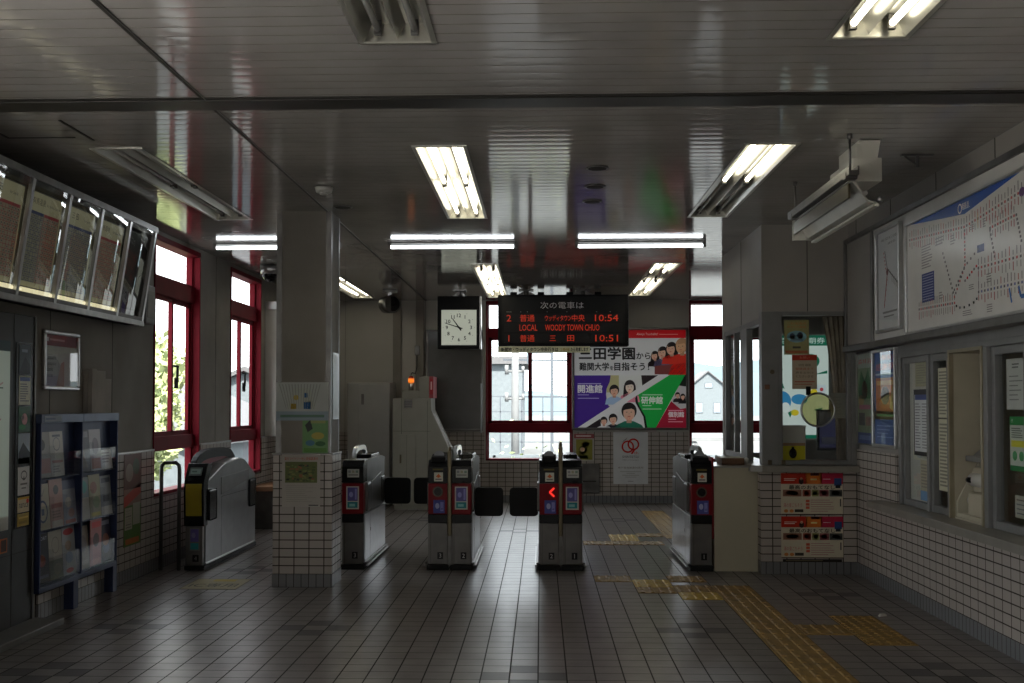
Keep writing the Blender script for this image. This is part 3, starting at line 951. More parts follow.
b = MB(); b.box(1.505, 1.883, 9.58, 9.62, .0, .90, 0, .004); b.box(1.505, 1.55, 9.62, 10.2, 0, .90); b.box(1.505, 1.883, 9.575, 10.2, .90, .915, 1, .003)
tag(obj('partition_panel', b, [M['cream'], M['steel']]), 'plain cream partition panel between a ticket gate and the booth', 'partition')
b = MB(); b.box(1.60, 1.80, 9.75, 10.05, .9155, .975, 0, .005); b.box(1.61, 1.79, 9.76, 10.04, .975, .978, 1)
tag(obj('wooden_tray', b, [M['wood'], M['cream']]), 'small wooden box on top of the cream partition', 'box')
b = MB(); b.sphere((0, 0, .03), .028, 12, 8, 0, 1.1); b.box(-.03, .03, -.03, .03, 0, .006, 0, .002)
tag(obj('bell', b, M['white'], loc=(1.835, 9.85, .9155)), 'small white round object by the wooden box at the booth opening', 'counter bell')

# grey IC gate by the left wall
t = thing('ic_ticket_gate', 'grey wide-bodied ticket gate with yellow front panel by the left windows', 'ticket gate', (-3.03, 9.5, 0))
L2 = 1.72
b = MB(); b.box(-.09, .09, -.01, L2, 0, .04, 0, .006); obj('base', b, M['rubber'], t)
b = MB(); b.prism('x', [(.05, .04), (.03, .76), (.62, .905), (1.15, .93), (1.30, .91), (L2, .74), (L2, .04)], -.08, .08, 0, .01)
b.box(.0802, .081, .52, .523, .05, .60, 1); b.box(.0802, .081, .52, 1.45, .60, .603, 1)
obj('body', b, [mat('ic_gate_metal', (.24, .24, .245), .3, .7, var=.1, scale=10), M['groove']], t)
b = MB(); b.prism('x', [(.50, .62), (.50, .78), (1.45, .80), (1.45, .70)], .080, .086, 0, .002); obj('upper_side_panel', b, M['gate_grey'], t)
b = MB(); b.prism('x', [(-.01, .385), (-.03, .70), (-.01, .78), (.10, .93), (.24, .92), (.10, .76), (.10, .385)], -.095, .082, 0, .006); obj('front_cover', b, M['gloss_black'], t)
b = MB(); b.prism('x', [(-.022, .475), (-.036, .70), (-.024, .755), (-.01, .755), (-.01, .475)], -.075, .065, 0, .004); obj('yellow_panel', b, M['yellow_plastic'], t)
art('display_screen', ((1, 0, 0), (0, .6, .8), (0, -.8, .6)), (-.005, .032, .86), .11, .085, [[('r', .1, .2, .9, .8, (96, 112, 104))], [('r', .2, .4, .6, .6, (60, 74, 66))]], (64, 70, 66), .002, t)
b = MB(); b.box(-.082, .07, -.006, .05, .04, .385, 0, .005); obj('lower_front', b, M['dark_steel'], t)
art('pass_sticker', 'S', (.0, -.0075, .27), .09, .20, [[('r', .1, .4, .9, .95, PU_), ('r', .1, .06, .9, .34, TE_)], [('e', .4, .68, .2, .12, (110, 110, 150))]], (100, 100, 100), .001, t)
art('number_plate', 'S', (.01, -.0075, .105), .055, .06, [[('t', '4', .5, .5, .6, (120, 120, 120))]], (12, 12, 14), .002, t)
for ya in (.10, 1.45):
    b = MB(); b.box(.08, .098, ya, ya + .22, .42, .70, 0, .02, 3); obj('flap_housing', b, M['gloss_black'], t)
b = MB(); b.prism('x', arch_pts(.12, 1.42, .83, .21, .085), -.095, -.04, 0, .008); obj('handrail_arch', b, M['black'], t)
b = MB(); b.prism('x', [(.10, .80), (.16, .90), (.35, .975), (1.2, .975), (1.38, .90), (1.40, .80)], -.082, -.052, 0, .004); obj('red_guard', b, M['red_plastic'], t)
b = MB(); b.box(.078, .09, .04, L2 - .02, .045, .06, 0, .003); obj('kick_rail', b, M['steel'], t)

b = MB(); b.tube([(-3.33, 9.50, 0), (-3.33, 9.50, .88), (-3.325, 9.50, .915), (-3.30, 9.50, .94), (-3.20, 9.50, .94), (-3.175, 9.50, .915), (-3.17, 9.50, .88), (-3.17, 9.50, 0)], .017, 12)
tag(obj('u_rail', b, M['dark_steel']), 'upside-down U steel rail between the left wall and the IC gate', 'railing')

# ------------------------------------------------------------------ departure board and clock hung near the back wall
t = thing('departure_board', 'black hanging LED train departure board with red lettering', 'sign', (.30, 14.7, 2.236))
b = MB(); b.box(-.88, .88, 0, .26, 0, .695, 0, .012); obj('housing', b, M['black'], t)
amb = M['led']
LY = [('t', '次の電車は', .49, .816, .15, (190, 194, 190), .35)]
for u in (.045, .06, .075, .155, .21, .37, .53, .77, .88):
    LY.append(('r', u - .004, .667, u + .004, .68, (110, 112, 110)))
art('display', 'S', (0, -.002, .355), 1.66, .62, [[('r', .02, .445, .98, .635, (16, 14, 14)), ('r', .02, .235, .98, .425, (16, 14, 14)), ('r', .02, .005, .98, .20, (16, 14, 14))], LY + [
    ('t', '2', .059, .538, .142, amb, .038), ('t', '普通', .208, .538, .150, amb, .118), ('t', 'ウッディタウン', .459, .538, .130, amb, .213), ('t', '中央', .622, .538, .150, amb, .103), ('t', '10:54', .851, .538, .142, amb, .188),
    ('t', 'LOCAL', .218, .33, .135, amb, .145), ('t', 'WOODY TOWN CHUO', .573, .33, .135, amb, .44),
    ('t', '1', .059, .098, .140, amb), ('t', '普通', .208, .098, .150, amb, .118), ('t', '三', .415, .098, .115, amb, .05), ('t', '田', .56, .098, .13, amb, .056), ('t', '10:51', .851, .098, .142, amb, .183)]], (5, 5, 5), .006, t, .4)
for x in (-.67, -.30, .09, .47):
    b = MB(); b.box(x - .045, x + .045, .03, .20, .695, .735, 0, .005); obj('mounting_foot', b, M['black'], t)
for x in (-.50, .27):
    b = MB(); b.cyl((x, .12, .695), (x, .12, .755), .032, 14); b.box(x - .10, x + .10, .02, .24, .752, .763, 0, .002)
    for s in (-1, 1):
        b.prism('y', [(x + s * .03, .70), (x + s * .14, .70), (x + s * .03, .752)], .115, .125)
    obj('hanger_pole', b, M['dark_steel'], t)
art('notice_strip', 'S', (-.26, -.004, -.045), 1.24, .085, [[('t', '新開地・ウッディタウン中央行きは', .345, .5, .62, (14, 12, 10), .62, .02), ('t', '2番線', .73, .5, .5, (150, 120, 20), .10), ('t', 'から発車します', .885, .5, .6, (14, 12, 10), .19, .02)]], (190, 186, 160), .003, t)

t = thing('hanging_clock', 'square black hanging station clock with lit white dial', 'clock', (-1.103, 14.7, 2.20))
b = MB(); b.box(-.295, .275, 0, .16, 0, .717, 0, .008); b.box(.275, .297, .005, .155, 0, .717, 1, .004); obj('case', b, [M['black'], M['alu']], t)
ds = []
for k in range(12):
    a = PI / 2 - 2 * PI * (k + 1) / 12
    r = .345
    ds.append(('t', str(k + 1), .5 + r * math.cos(a), .5 + r * math.sin(a), .10, (22, 24, 20), None, .02))
    ds.append(('e', .5 + .45 * math.cos(a), .5 + .45 * math.sin(a), .008, .008, (40, 42, 38)))
art('dial', 'S', (-.004, -.003, .29), .475, .475, [ds], (170, 175, 150), .004, t, .3, M['clock_face'])
b = MB(); cx, cz = -.004, .29
def hand(ang, ln, wd, y):
    dx, dz = math.sin(ang), math.cos(ang)
    px, pz = dz, -dx
    b.prism('y', [(cx - dx * .05 + px * wd, cz - dz * .05 + pz * wd), (cx + dx * ln + px * wd * .5, cz + dz * ln + pz * wd * .5), (cx + dx * ln - px * wd * .5, cz + dz * ln - pz * wd * .5), (cx - dx * .05 - px * wd, cz - dz * .05 - pz * wd)], y - .003, y)
hand(math.radians(360 * (10 + 48 / 60) / 12), .15, .010, -.008)
hand(math.radians(360 * 48 / 60), .20, .008, -.013)
b.cyl((cx, -.004, cz), (cx, -.016, cz), .014, 12)
obj('hands', b, M['black'], t)
b = MB(); b.cyl((0, .08, .717), (0, .08, .79), .03, 14); b.box(-.09, .09, 0, .16, .788, .799, 0, .002)
for s in (-1, 1):
    b.prism('y', [(s * .028, .72), (s * .10, .72), (s * .028, .775)], .07, .09)
obj('hanger_pole', b, M['alu'], t)

# ------------------------------------------------------------------ timetable cases high on the left wall
t = thing('timetable_case', 'long glazed timetable case tilted down, high on the left wall', 'display case', (XL, 5.55, 2.10), None)
SP, NP = .535, 6
LC = SP * NP + .06
b0, b1 = .14, .255     # depth at bottom and top
b = MB()
b.prism('y', [(0, 0), (b0, 0), (b0 + .012, .06), (.09, .06), (.19, .72), (b1 - .01, .72), (b1, .775), (0, .80)], 0, LC, 0, .003)
b.box(0, .1, 0, LC, .0, .78)
for y in (0, LC - .02):
    b.prism('y', [(0, 0), (b0, 0), (b1, .775), (0, .80)], y, y + .02)
obj('housing', b, M['dark_steel'], t)
vx, vz = b1 - b0, .775
vl = math.hypot(vx, vz)
TILT = ((0, 1, 0), (vx / vl, 0, vz / vl), (vz / vl, 0, -vx / vl))
nx, nz = TILT[2][0], TILT[2][2]
for k in range(NP + 1):
    y = .03 + SP * k
    b = MB(); b.prism('y', [(b0 - .02, .0), (b0 + .008, .0), (b1 + .008, .775), (b1 - .02, .775)], y - .018, y + .018)
    obj('divider', b, M['alu'], t)
b = MB(); b.box(b0 - .02, b0 + .014, 0, LC, -.012, .03, 0, .003); b.box(b1 - .03, b1 + .012, 0, LC, .755, .80, 0, .003)
obj('rail', b, M['steel'], t)
RD, BU, CR = (150, 52, 58), (52, 64, 104), (176, 172, 138)
_case = {}
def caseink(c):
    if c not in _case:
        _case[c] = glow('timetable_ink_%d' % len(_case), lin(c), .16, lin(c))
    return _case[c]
def grid(cols, seed):
    it = [('r', .04, .05, .96, .80, (150, 148, 124))]
    r = random.Random(seed)
    l2 = []
    for c, u0, u1 in cols:
        l2.append(('r', u0, .77, u1, .80, c))
        for i in range(17):
            v = .06 + .71 * i / 16
            l2.append(('r', u0, v - .003, u1, v + .003, c))
        n = int((u1 - u0) * 14)
        for i in range(n + 1):
            u = u0 + (u1 - u0) * i / n
            l2.append(('r', u - .005, .06, u + .005, .77, c))
        for i in range(16):
            for j in range(n):
                if r.random() < .75:
                    u, v = u0 + (u1 - u0) * (j + .5) / n, .06 + .71 * (i + .5) / 16
                    l2.append(('r', u - .014, v - .009, u + .014, v + .009, (86, 84, 84)))
    return it, l2
heads = [('新開地', 'for Shinkaichi', [(RD, .05, .95)]), ('三 田', 'for Sanda', [(RD, .05, .95)]), ('有馬温泉', 'for Arima Onsen', [(BU, .05, .49), (RD, .51, .95)]), ('三 田', 'for Sanda', [(BU, .05, .95)]), ('新開地', 'for Shinkaichi', [(RD, .05, .95)])]
for k in range(NP):
    yc = .03 + SP * (k + .5)
    if k < 5:
        h1, h2, cols = heads[k]
        g1, g2 = grid(cols, k)
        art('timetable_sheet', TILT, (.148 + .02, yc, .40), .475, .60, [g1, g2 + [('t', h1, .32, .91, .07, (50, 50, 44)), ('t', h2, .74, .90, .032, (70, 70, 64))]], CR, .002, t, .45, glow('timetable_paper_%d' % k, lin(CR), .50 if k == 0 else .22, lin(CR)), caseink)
    else:
        art('blank_panel', TILT, (.148 + .02, yc, .40), .475, .60, [], (46, 46, 44), .002, t)
    if k < 5:
        b = MB(); b.cyl((b0 - .012, yc - .235, .075), (b0 - .012, yc + .235, .075), .018, 10); obj('lamp_tube', b, M['case_lamp'], t)
    b = MB()       # bowed acrylic cover
    n = 10
    def cv(i, v):
        s = i / n
        bow = .010 * 4 * s * (1 - s)
        x = b0 + (b1 - b0) * v - .006; z = .03 + .725 * v
        return (x + nx * bow, yc - SP / 2 + .02 + (SP - .04) * s, z + nz * bow)
    for i in range(n):
        f = b.quad([cv(i, 0), cv(i + 1, 0), cv(i + 1, 1), cv(i, 1)]); f.smooth = True
    bmesh.ops.remove_doubles(b.bm, verts=b.bm.verts, dist=1e-5)
    obj('acrylic_cover', b, M['case_glass'], t)
b = MB(); b.box(0, .10, -.11, .11, 0, .33, 0, .012); b.box(.10, .104, -.08, .08, .05, .28, 1, .002)
tag(obj('wall_speaker', b, [M['grey_frame'], M['dark_steel']], loc=(XL, 9.12, 2.13)), 'small grey box on the left wall at the end of the timetable case', 'speaker box')

# ------------------------------------------------------------------ built-in map kiosk at the left edge
t = thing('map_kiosk', 'dark built-in wall kiosk with a pale lit map at the left edge', 'kiosk', (XL + .004, 7.12, 0))
b = MB(); b.box(0, .05, -2.4, 0, .0, 2.03, 0, .006); b.box(.0505, .052, -.30, -.297, .0, 2.03, 1); b.box(.0505, .052, -2.4, 0, .50, .504, 1); b.box(.0505, .052, -1.6, -1.596, 0, 2.03, 1)
obj('body', b, [mat('kiosk_grey', (.05, .05, .05), .4, .5), M['groove']], t)
b = MB(); b.box(0, .25, -2.4, .03, 0, .045, 0, .006); obj('plinth', b, M['grey_frame'], t)
b = MB(); b.box(.05, .058, -.02, 0, .0, 2.03, 0, .003); obj('edge_trim', b, M['dark_steel'], t)
mp = [('r', .0, .94, 1, 1, (24, 50, 54)), ]
r = random.Random(4)
l2 = []
for i in range(16):
    u, v = r.uniform(.05, .95), r.uniform(.05, .9)
    l2.append(('r', u - .03, v - .004, u + .03, v + .004, (80, 90, 84)))
for i in range(7):
    u, v = r.uniform(.1, .8), r.uniform(.1, .8)
    l2.append(('p', [(u, v), (u + .15, v + .05), (u + .15, v + .06), (u, v + .01)], (150, 120, 120)))
pm = glow('lit_map_paper', lin((196, 214, 196)), .13, (.5, .54, .5))
art('lit_map', 'E', (.053, -.82, 1.30), .94, 1.10, [mp, l2], (190, 205, 190), .003, t, .3, pm)
art('notice_sheet', 'E', (.053, -.82, .71), .94, .09, [lines(.1, .9, .1, .9, 3, (90, 96, 90), 2)], (186, 196, 184), .002, t)
art('label_plate', 'E', (.053, -.46, .57), .20, .09, [[('r', .6, .1, .95, .9, (60, 40, 30))]], (150, 74, 30), .002, t)
YK = -.16
ads = [('poster_dark_lake', 1.645, 1.835, (44, 52, 58), [('p', [(0, .1), (.5, .6), (1, .3), (1, 0), (0, 0)], (26, 30, 36)), ('r', .2, .75, .7, .85, (90, 100, 110))]),
       ('poster_text', 1.447, 1.636, (150, 150, 138), [('r', .05, .82, .95, .95, (52, 66, 110))] + lines(.08, .92, .1, .75, 8, (96, 96, 96), 3)),
       ('poster_flower', 1.271, 1.440, (30, 62, 40), [('e', .5, .5, .25, .22, (170, 110, 110)), ('e', .35, .55, .12, .1, (190, 140, 140)), ('e', .3, .2, .3, .1, (24, 90, 44))]),
       ('poster_mountain', 1.069, 1.264, (120, 130, 140), [('p', [(0, 0), (0, .35), (.4, .7), (1, .35), (1, 0)], (40, 46, 54)), ('r', 0, 0, 1, .2, (56, 66, 60))]),
       ('poster_emblem', .867, 1.049, (156, 156, 150), [('o', .5, .70, .22, .12, .05, (60, 62, 66)), ('p', [(.5, .68), (.4, .52), (.6, .52)], (60, 62, 66)), ('r', .2, .36, .8, .42, (80, 80, 80)), ('r', .3, .22, .7, .27, (90, 90, 90))]),
       ('poster_shop', .756, .854, (150, 140, 118), [('r', 0, .85, 1, 1, (150, 120, 40)), ('t', 'naruca', .5, .45, .3, (50, 46, 46), .8), ('e', .85, .7, .12, .14, (160, 50, 40))]),
       ('poster_yellow', .668, .749, (120, 100, 34), [('r', .1, .6, .9, .75, (150, 130, 60)), ('r', .1, .2, .8, .4, (100, 84, 30))])]
b = MB(); b.box(.05, .055, YK - .11, YK + .11, .655, 1.85, 0, .002); obj('recess_panel', b, M['gloss_black'], t)
bt = lambda c: tuple(min(255, int(x * 1.25)) for x in c)
for nm, z0, z1, base, its in ads:
    base = bt(base); its = [tuple(it[:-1]) + (bt(it[-1]),) if it[0] != 't' else it for it in its]
    art('small_poster', 'E', (.058, YK, (z0 + z1) / 2), .155, z1 - z0, [its], base, .002, t, .35)

# framed poster and papers on the left wall
framed('framed_poster', 'silver-framed small poster with dark red heading on the left wall', 'poster', 'E', (XL, 7.60, 1.757), .51, .36, [
    [('r', 0, .78, 1, 1, (110, 26, 34)), ('p', [(0, 0), (.35, 0), (.5, .4), (.3, .6), (0, .5)], (120, 116, 108)), ('p', [(.35, 0), (.6, 0), (.6, .5), (.5, .45)], (122, 84, 66))],
    [('r', .05, .86, .12, .94, (170, 150, 150)), ('r', .15, .88, .6, .92, (160, 110, 112))] + lines(.08, .35, .15, .6, 4, (84, 80, 76), 2)], (150, 146, 138), .025, .03, M['alu'], bev=.008)
b = MB(); b.box(0, .03, 0, .34, 0, .32); b.box(.03, .045, .08, .42, 0, .26); b.box(.03, .06, .02, .10, 0, .33)
tag(obj('cardboard_sheets', b, mat('pale_cardboard', (.42, .39, .36), .8), loc=(XL + .003, 8.00, 1.388)), 'pale cardboard sheets standing on top of the blue leaflet rack', 'cardboard')

# blue leaflet rack
RY = 7.128
t = thing('leaflet_rack', 'blue metal leaflet rack with clear pockets against the left wall', 'rack', (XL + .022, RY, 0))
RW = 1.33; RD0 = .05
b = MB()
for y in (.0, RW / 2 - .012, RW - .024):
    b.box(.0, RD0 + .02, y + .004, y + .020, .20, 1.385, 0, .003)
b.box(0, RD0 + .02, 0, RW, .20, .235, 0, .003)
b.box(0, .008, 0, RW, .22, 1.38)
obj('rack_frame', b, M['blue'], t)
for y in (RW * .44, RW - .03):
    b = MB(); b.box(.0, .07, y - .05, y + .03, 0, .21, 0, .003); obj('leg', b, M['blue'], t)
b = MB(); b.box(0, RD0 + .026, 0, RW / 2, 1.325, 1.385, 0, .003); b.box(0, RD0 + .026, RW / 2 + .004, RW, 1.325, 1.385, 0, .003)
obj('header', b, mat('blue_header', (.06, .09, .17), .35, .2), t)
art('header_plate', 'E', (RD0 + .028, .17, 1.354), .26, .04, [lines(.05, .9, .2, .8, 1, (90, 100, 120), 1)], (120, 128, 140), .002, t)
shelf = [.245, .60, .95]
for z in shelf:
    for h in (0, 1):
        b = MB(); y0 = .024 + h * RW / 2 - h * .012; y1 = y0 + RW / 2 - .036
        b.box(.008, RD0, y0, y1, z - .006, z)
        obj('pocket_floor', b, M['blue'], t)
        q = MB(); q.box(RD0 + .010, RD0 + .013, y0, y1, z, z + .17)
        obj('pocket_front', q, M['pocket_plastic'], t)
        for k in (1, 2):
            yy = y0 + (y1 - y0) * k / 3
            q = MB(); q.box(.012, RD0 + .01, yy - .0015, yy + .0015, z, z + .22); obj('pocket_divider', q, M['pocket_plastic'], t)
def leaflet(bay, row, col, label, base, layers, h=.31, w=.205, lean=.024):
    y0 = .024 + bay * (RW / 2 - .012); ww = (RW / 2 - .036) / 3
    yc = RY + y0 + ww * (col + .5)
    z = shelf[row]
    v = Vector((-lean, 0, h)).normalized(); u = Vector((0, 1, 0)); n = u.cross(v)
    dk = lambda c: tuple(min(255, int(x * 1.12)) for x in c)
    base = dk(base); layers = [[tuple(it[:-1]) + (dk(it[-1]),) if it[0] != 't' else it for it in l] for l in layers]
    o = art('leaflet', (u, v, n), (XL + .022 + .040 - lean / 2, yc, z + h / 2 + .004), w, h, layers, base, .006, None, .35)
    return tag(o, label, 'leaflet', 'leaflets in the blue rack')
G_ = lambda *a: a
leaflet(0, 2, 0, 'grey leaflet with a dark round picture, top row end by the kiosk', (112, 106, 96), [[('e', .45, .72, .22, .12, (46, 42, 40)), ('r', 0, .1, 1, .42, (124, 80, 74))]])
leaflet(0, 2, 1, 'pale leaflet with a looped line drawing, top row of the blue rack', (138, 132, 122), [[('o', .5, .72, .24, .13, .03, (70, 70, 74)), ('r', .2, .88, .8, .93, (60, 60, 66)), ('r', .1, .30, .9, .36, (120, 84, 80))] + lines(.15, .85, .08, .25, 3, (104, 100, 96), 4)])
leaflet(1, 2, 0, 'dark leaflet with a grey heading in the top row of the rack', (38, 36, 40), [[('r', .1, .82, .9, .96, (84, 80, 84)), ('p', [(.2, .1), (.5, .5), (.8, .1)], (70, 58, 54))]], .31)
leaflet(1, 2, 1, 'shiny silvery leaflet in the top row of the rack', (134, 130, 134), [[('e', .5, .6, .3, .2, (96, 90, 98)), ('r', .1, .05, .9, .3, (130, 84, 78))]], .31)
leaflet(1, 2, 2, 'short white leaflet at the window end of the top row', (168, 166, 166), [lines(.1, .9, .3, .9, 4, (110, 108, 110), 6)], .15)
leaflet(0, 1, 0, 'cream leaflet with a large dark ring emblem in the middle row', (142, 136, 122), [[('o', .5, .40, .28, .20, .07, (48, 60, 84)), ('r', .4, .32, .6, .46, (60, 72, 92)), ('p', [(.3, .9), (.5, .75), (.7, .9), (.7, .88), (.5, .72), (.3, .88)], (90, 90, 90))]])
leaflet(0, 1, 1, 'tall pinkish leaflet in the middle row of the rack', (136, 108, 100), [[('e', .5, .78, .2, .1, (60, 58, 60)), ('r', .1, .4, .9, .5, (120, 70, 66)), ('r', .1, .0, .9, .14, (150, 144, 136))] + lines(.15, .85, .18, .36, 3, (96, 76, 74), 5)], .33)
leaflet(0, 1, 2, 'blue and white patterned leaflet in the middle row of the rack', (104, 108, 118), [[('r', 0, .8, 1, 1, (60, 66, 90)), ('e', .4, .5, .25, .12, (134, 128, 124)), ('e', .6, .25, .25, .1, (120, 90, 86)), ('r', .1, .02, .9, .1, (120, 60, 60))]])
leaflet(1, 1, 0, 'leaflet with a teal picture above a blank white lower half', (136, 132, 120), [[('r', 0, .52, 1, 1, (88, 104, 104))], [('e', .5, .78, .36, .16, (52, 116, 110)), ('r', .1, .6, .5, .68, (128, 90, 84))]])
leaflet(1, 1, 1, 'yellowish green leaflet in the middle row of the rack', (126, 122, 96), [[('e', .4, .7, .3, .14, (118, 84, 74)), ('e', .6, .35, .3, .14, (100, 112, 78)), ('r', .1, .04, .9, .12, (150, 140, 70))]], .32)
leaflet(1, 1, 2, 'grey leaflet with a white foot, window end of the middle row', (112, 116, 118), [[('r', .1, .82, .9, .94, (60, 64, 74)), ('r', 0, 0, 1, .22, (160, 158, 152)), ('r', .2, .34, .8, .5, (72, 74, 80))]], .30)
leaflet(0, 0, 0, 'black leaflet with white capital lettering on the bottom row', (20, 18, 22), [[('t', 'ESCORT', .5, .90, .07, (140, 140, 150), .86), ('e', .5, .45, .25, .12, (96, 40, 32)), ('e', .5, .5, .15, .08, (120, 70, 40)), ('r', .1, .1, .9, .16, (60, 60, 76))]], .33)
leaflet(0, 0, 1, 'pale leaflet with a curved line over a landscape, bottom row', (124, 120, 110), [[('r', 0, 0, 1, .4, (70, 74, 60)), ('o', .5, .7, .26, .16, .02, (70, 66, 64)), ('e', .6, .2, .3, .12, (98, 96, 74))]], .33)
leaflet(0, 0, 2, 'leaflet with a red oval title and a red bottom mark', (124, 126, 130), [[('e', .5, .88, .4, .07, (130, 40, 44)), ('e', .45, .6, .25, .1, (120, 104, 90)), ('e', .5, .35, .3, .12, (96, 110, 130)), ('e', .5, .08, .3, .05, (124, 44, 46))]], .34)
leaflet(1, 0, 0, 'grey-brown leaflet beside the pink leaflet on the bottom row', (100, 92, 84), [[('e', .5, .6, .3, .2, (84, 74, 76)), ('r', .1, .1, .9, .2, (116, 108, 96))]], .31)
leaflet(1, 0, 1, 'pink leaflet sticking out askew on the bottom row', (150, 102, 104), [[('r', .1, .82, .9, .95, (170, 80, 84)), ('e', .5, .55, .28, .15, (84, 70, 76)), ('r', .05, .02, .95, .14, (176, 120, 120))]], .34, .2, .0)
leaflet(1, 0, 2, 'dark navy leaflet at the window end of the bottom row', (34, 34, 48), [[('r', .1, .84, .9, .94, (110, 110, 124)), ('e', .5, .5, .3, .14, (110, 66, 52)), ('e', .5, .3, .3, .12, (64, 64, 90))]], .33)

p = art('poster', 'E', (XL + .0245, 8.945, .665), .37, .75, [[('r', 0, .62, 1, 1, (92, 70, 64)), ('p', [(0, .42), (1, .56), (1, .68), (0, .54)], (150, 66, 56)), ('r', 0, 0, 1, .44, (66, 92, 44))],
    [('r', .05, .18, .48, .42, (150, 144, 132)), ('r', .52, .22, .95, .46, (140, 140, 128)), ('e', .3, .8, .22, .1, (120, 110, 100)), ('e', .7, .86, .2, .09, (70, 84, 70)), ('r', .1, .02, .9, .08, (140, 80, 44))] + [('r', .1, .2 + i * .03, .43, .212 + i * .03, (90, 90, 84)) for i in range(7)]], (120, 100, 90), .003)
tag(p, 'colourful photo poster on the wall tiles between the leaflet rack and the window', 'poster')

# ------------------------------------------------------------------ posters on the pillar
yp = CY0 + .016
p = art('poster', 'S', (-1.905, yp, 1.475), .42, .305, [[('r', 0, 0, 1, .24, (122, 136, 146)), ('p', [(.2, .3), (.75, .3), (.65, .85), (.32, .85)], (150, 154, 146))],
    [('r', .28, .30, .38, .44, (150, 128, 50)), ('e', .38, .60, .05, .07, (160, 140, 70)), ('r', .53, .30, .66, .48, (34, 78, 122)), ('r', .54, .60, .60, .72, (40, 84, 128)), ('r', .08, .08, .92, .15, (84, 110, 98))] + [('p', [(.05 + .06 * i, .95), (.07 + .06 * i, .95), (.2 + .04 * i, .3), (.19 + .04 * i, .3)], (126, 130, 126)) for i in range(14)]], (150, 154, 152), .002)
tag(p, 'wide white platform sketch map with blue and yellow figures on the pillar', 'poster')
p = art('poster', 'S', (-1.80, yp, 1.20), .205, .285, [[('r', .05, .05, .95, .16, (80, 120, 60)), ('p', [(.1, .8), (.3, .95), (.4, .7), (.2, .6)], (54, 60, 58)), ('e', .6, .5, .25, .1, (150, 140, 70)), ('e', .3, .3, .18, .08, (70, 110, 130)), ('r', .3, .85, .9, .93, (130, 140, 90)), ('e', .7, .28, .2, .07, (56, 92, 60))]], (98, 134, 90), .002)
tag(p, 'small green leaflet poster just above the tiles of the pillar', 'poster')
mz = [('r', 0, 0, 1, 1, (88, 92, 58))]
r = random.Random(11)
ml = []
for i in range(60):
    u, v = r.uniform(.02, .86), r.uniform(.02, .86)
    ml.append(('r', .09 + .82 * u, .47 + .38 * v, .09 + .82 * (u + r.uniform(.04, .12)), .47 + .38 * (v + r.uniform(.04, .12)), r.choice([(110, 112, 64), (66, 78, 46), (52, 60, 48), (124, 84, 56), (40, 46, 36), (104, 118, 70)])))
p = art('poster', 'S', (-1.907, CY0 - .006, .845), .305, .415, [[('r', .08, .46, .92, .86, (84, 92, 52)), ('t', '粟生ワイナリー地上開催募集中', .5, .92, .06, (150, 70, 50), .88)] + lines(.1, .9, .08, .42, 9, (132, 130, 122), 8, .25) + [('r', .7, .02, .95, .04, (70, 70, 70))], ml], (148, 144, 138), .002)
tag(p, 'white poster with a green photo map fixed to the tiles of the pillar', 'poster')
b = MB(); b.box(0, .004, -.12, .12, -.27, .27, 0, .001); b.box(.004, .0045, -.10, .10, -.25, .25, 1)
tag(obj('metal_plate', b, [M['alu'], M['white']], loc=(CX1 - .016, 8.86, 1.60)), 'shiny pale plate on the side of the pillar facing the gates', 'plate')

# ------------------------------------------------------------------ things on the back wall
SK, HR, WH = (206, 168, 146), (26, 22, 24), (210, 212, 214)
def person(u, v, s, asp, hair=HR, top=(200, 205, 215), longhair=False, skin=SK, side=0):
    """printed bust: returns layers; u,v centre of face, s face half width (frac of w), asp = w/h"""
    q = s * asp
    A_ = [('p', [(u - 2.3 * s, v - 3.4 * q), (u + 2.3 * s, v - 3.4 * q), (u + 2.0 * s, v - 2.0 * q), (u + .7 * s, v - 1.4 * q), (u - .7 * s, v - 1.4 * q), (u - 2.0 * s, v - 2.0 * q)], top)]
    A_ += [('e', u, v + .25 * q, 1.22 * s, 1.35 * q, hair)]
    if longhair:
        A_ += [('p', [(u - 1.3 * s, v + .4 * q), (u + 1.3 * s, v + .4 * q), (u + 1.5 * s, v - 2.2 * q), (u - 1.5 * s, v - 2.2 * q)], hair)]
    B_ = [('r', u - .4 * s, v - 1.7 * q, u + .4 * s, v - .8 * q, tuple(int(c * .85) for c in skin)), ('e', u + side * .25 * s, v - .1 * q, .92 * s, 1.2 * q, skin)]
    C_ = [('p', [(u - .95 * s, v + .35 * q), (u - .7 * s, v + 1.1 * q), (u + .8 * s, v + 1.1 * q), (u + .98 * s, v + .35 * q), (u + .4 * s, v + .62 * q), (u - .3 * s, v + .5 * q)], hair)]
    D_ = [('e', u - .36 * s + side * .3 * s, v + .05 * q, .11 * s, .06 * q, (56, 40, 36)), ('e', u + .36 * s + side * .3 * s, v + .05 * q, .11 * s, .06 * q, (56, 40, 36)), ('e', u + side * .3 * s, v - .62 * q, .26 * s, .08 * q, (176, 96, 90)), ('p', [(u - .08 * s + side * .35 * s, v - .3 * q), (u + .12 * s + side * .4 * s, v - .3 * q), (u + side * .35 * s, v + .0 * q)], tuple(int(c * .88) for c in skin))]
    return [A_, B_, C_, D_]
def merge(*ps):
    n = max(len(p) for p in ps)
    return [[it for p in ps if i < len(p) for it in p[i]] for i in range(n)]
PW_, PH_ = 1.64, 1.44
asp = PW_ / PH_
PUR, GRN, CRM = (66, 36, 138), (24, 166, 70), (158, 22, 52)
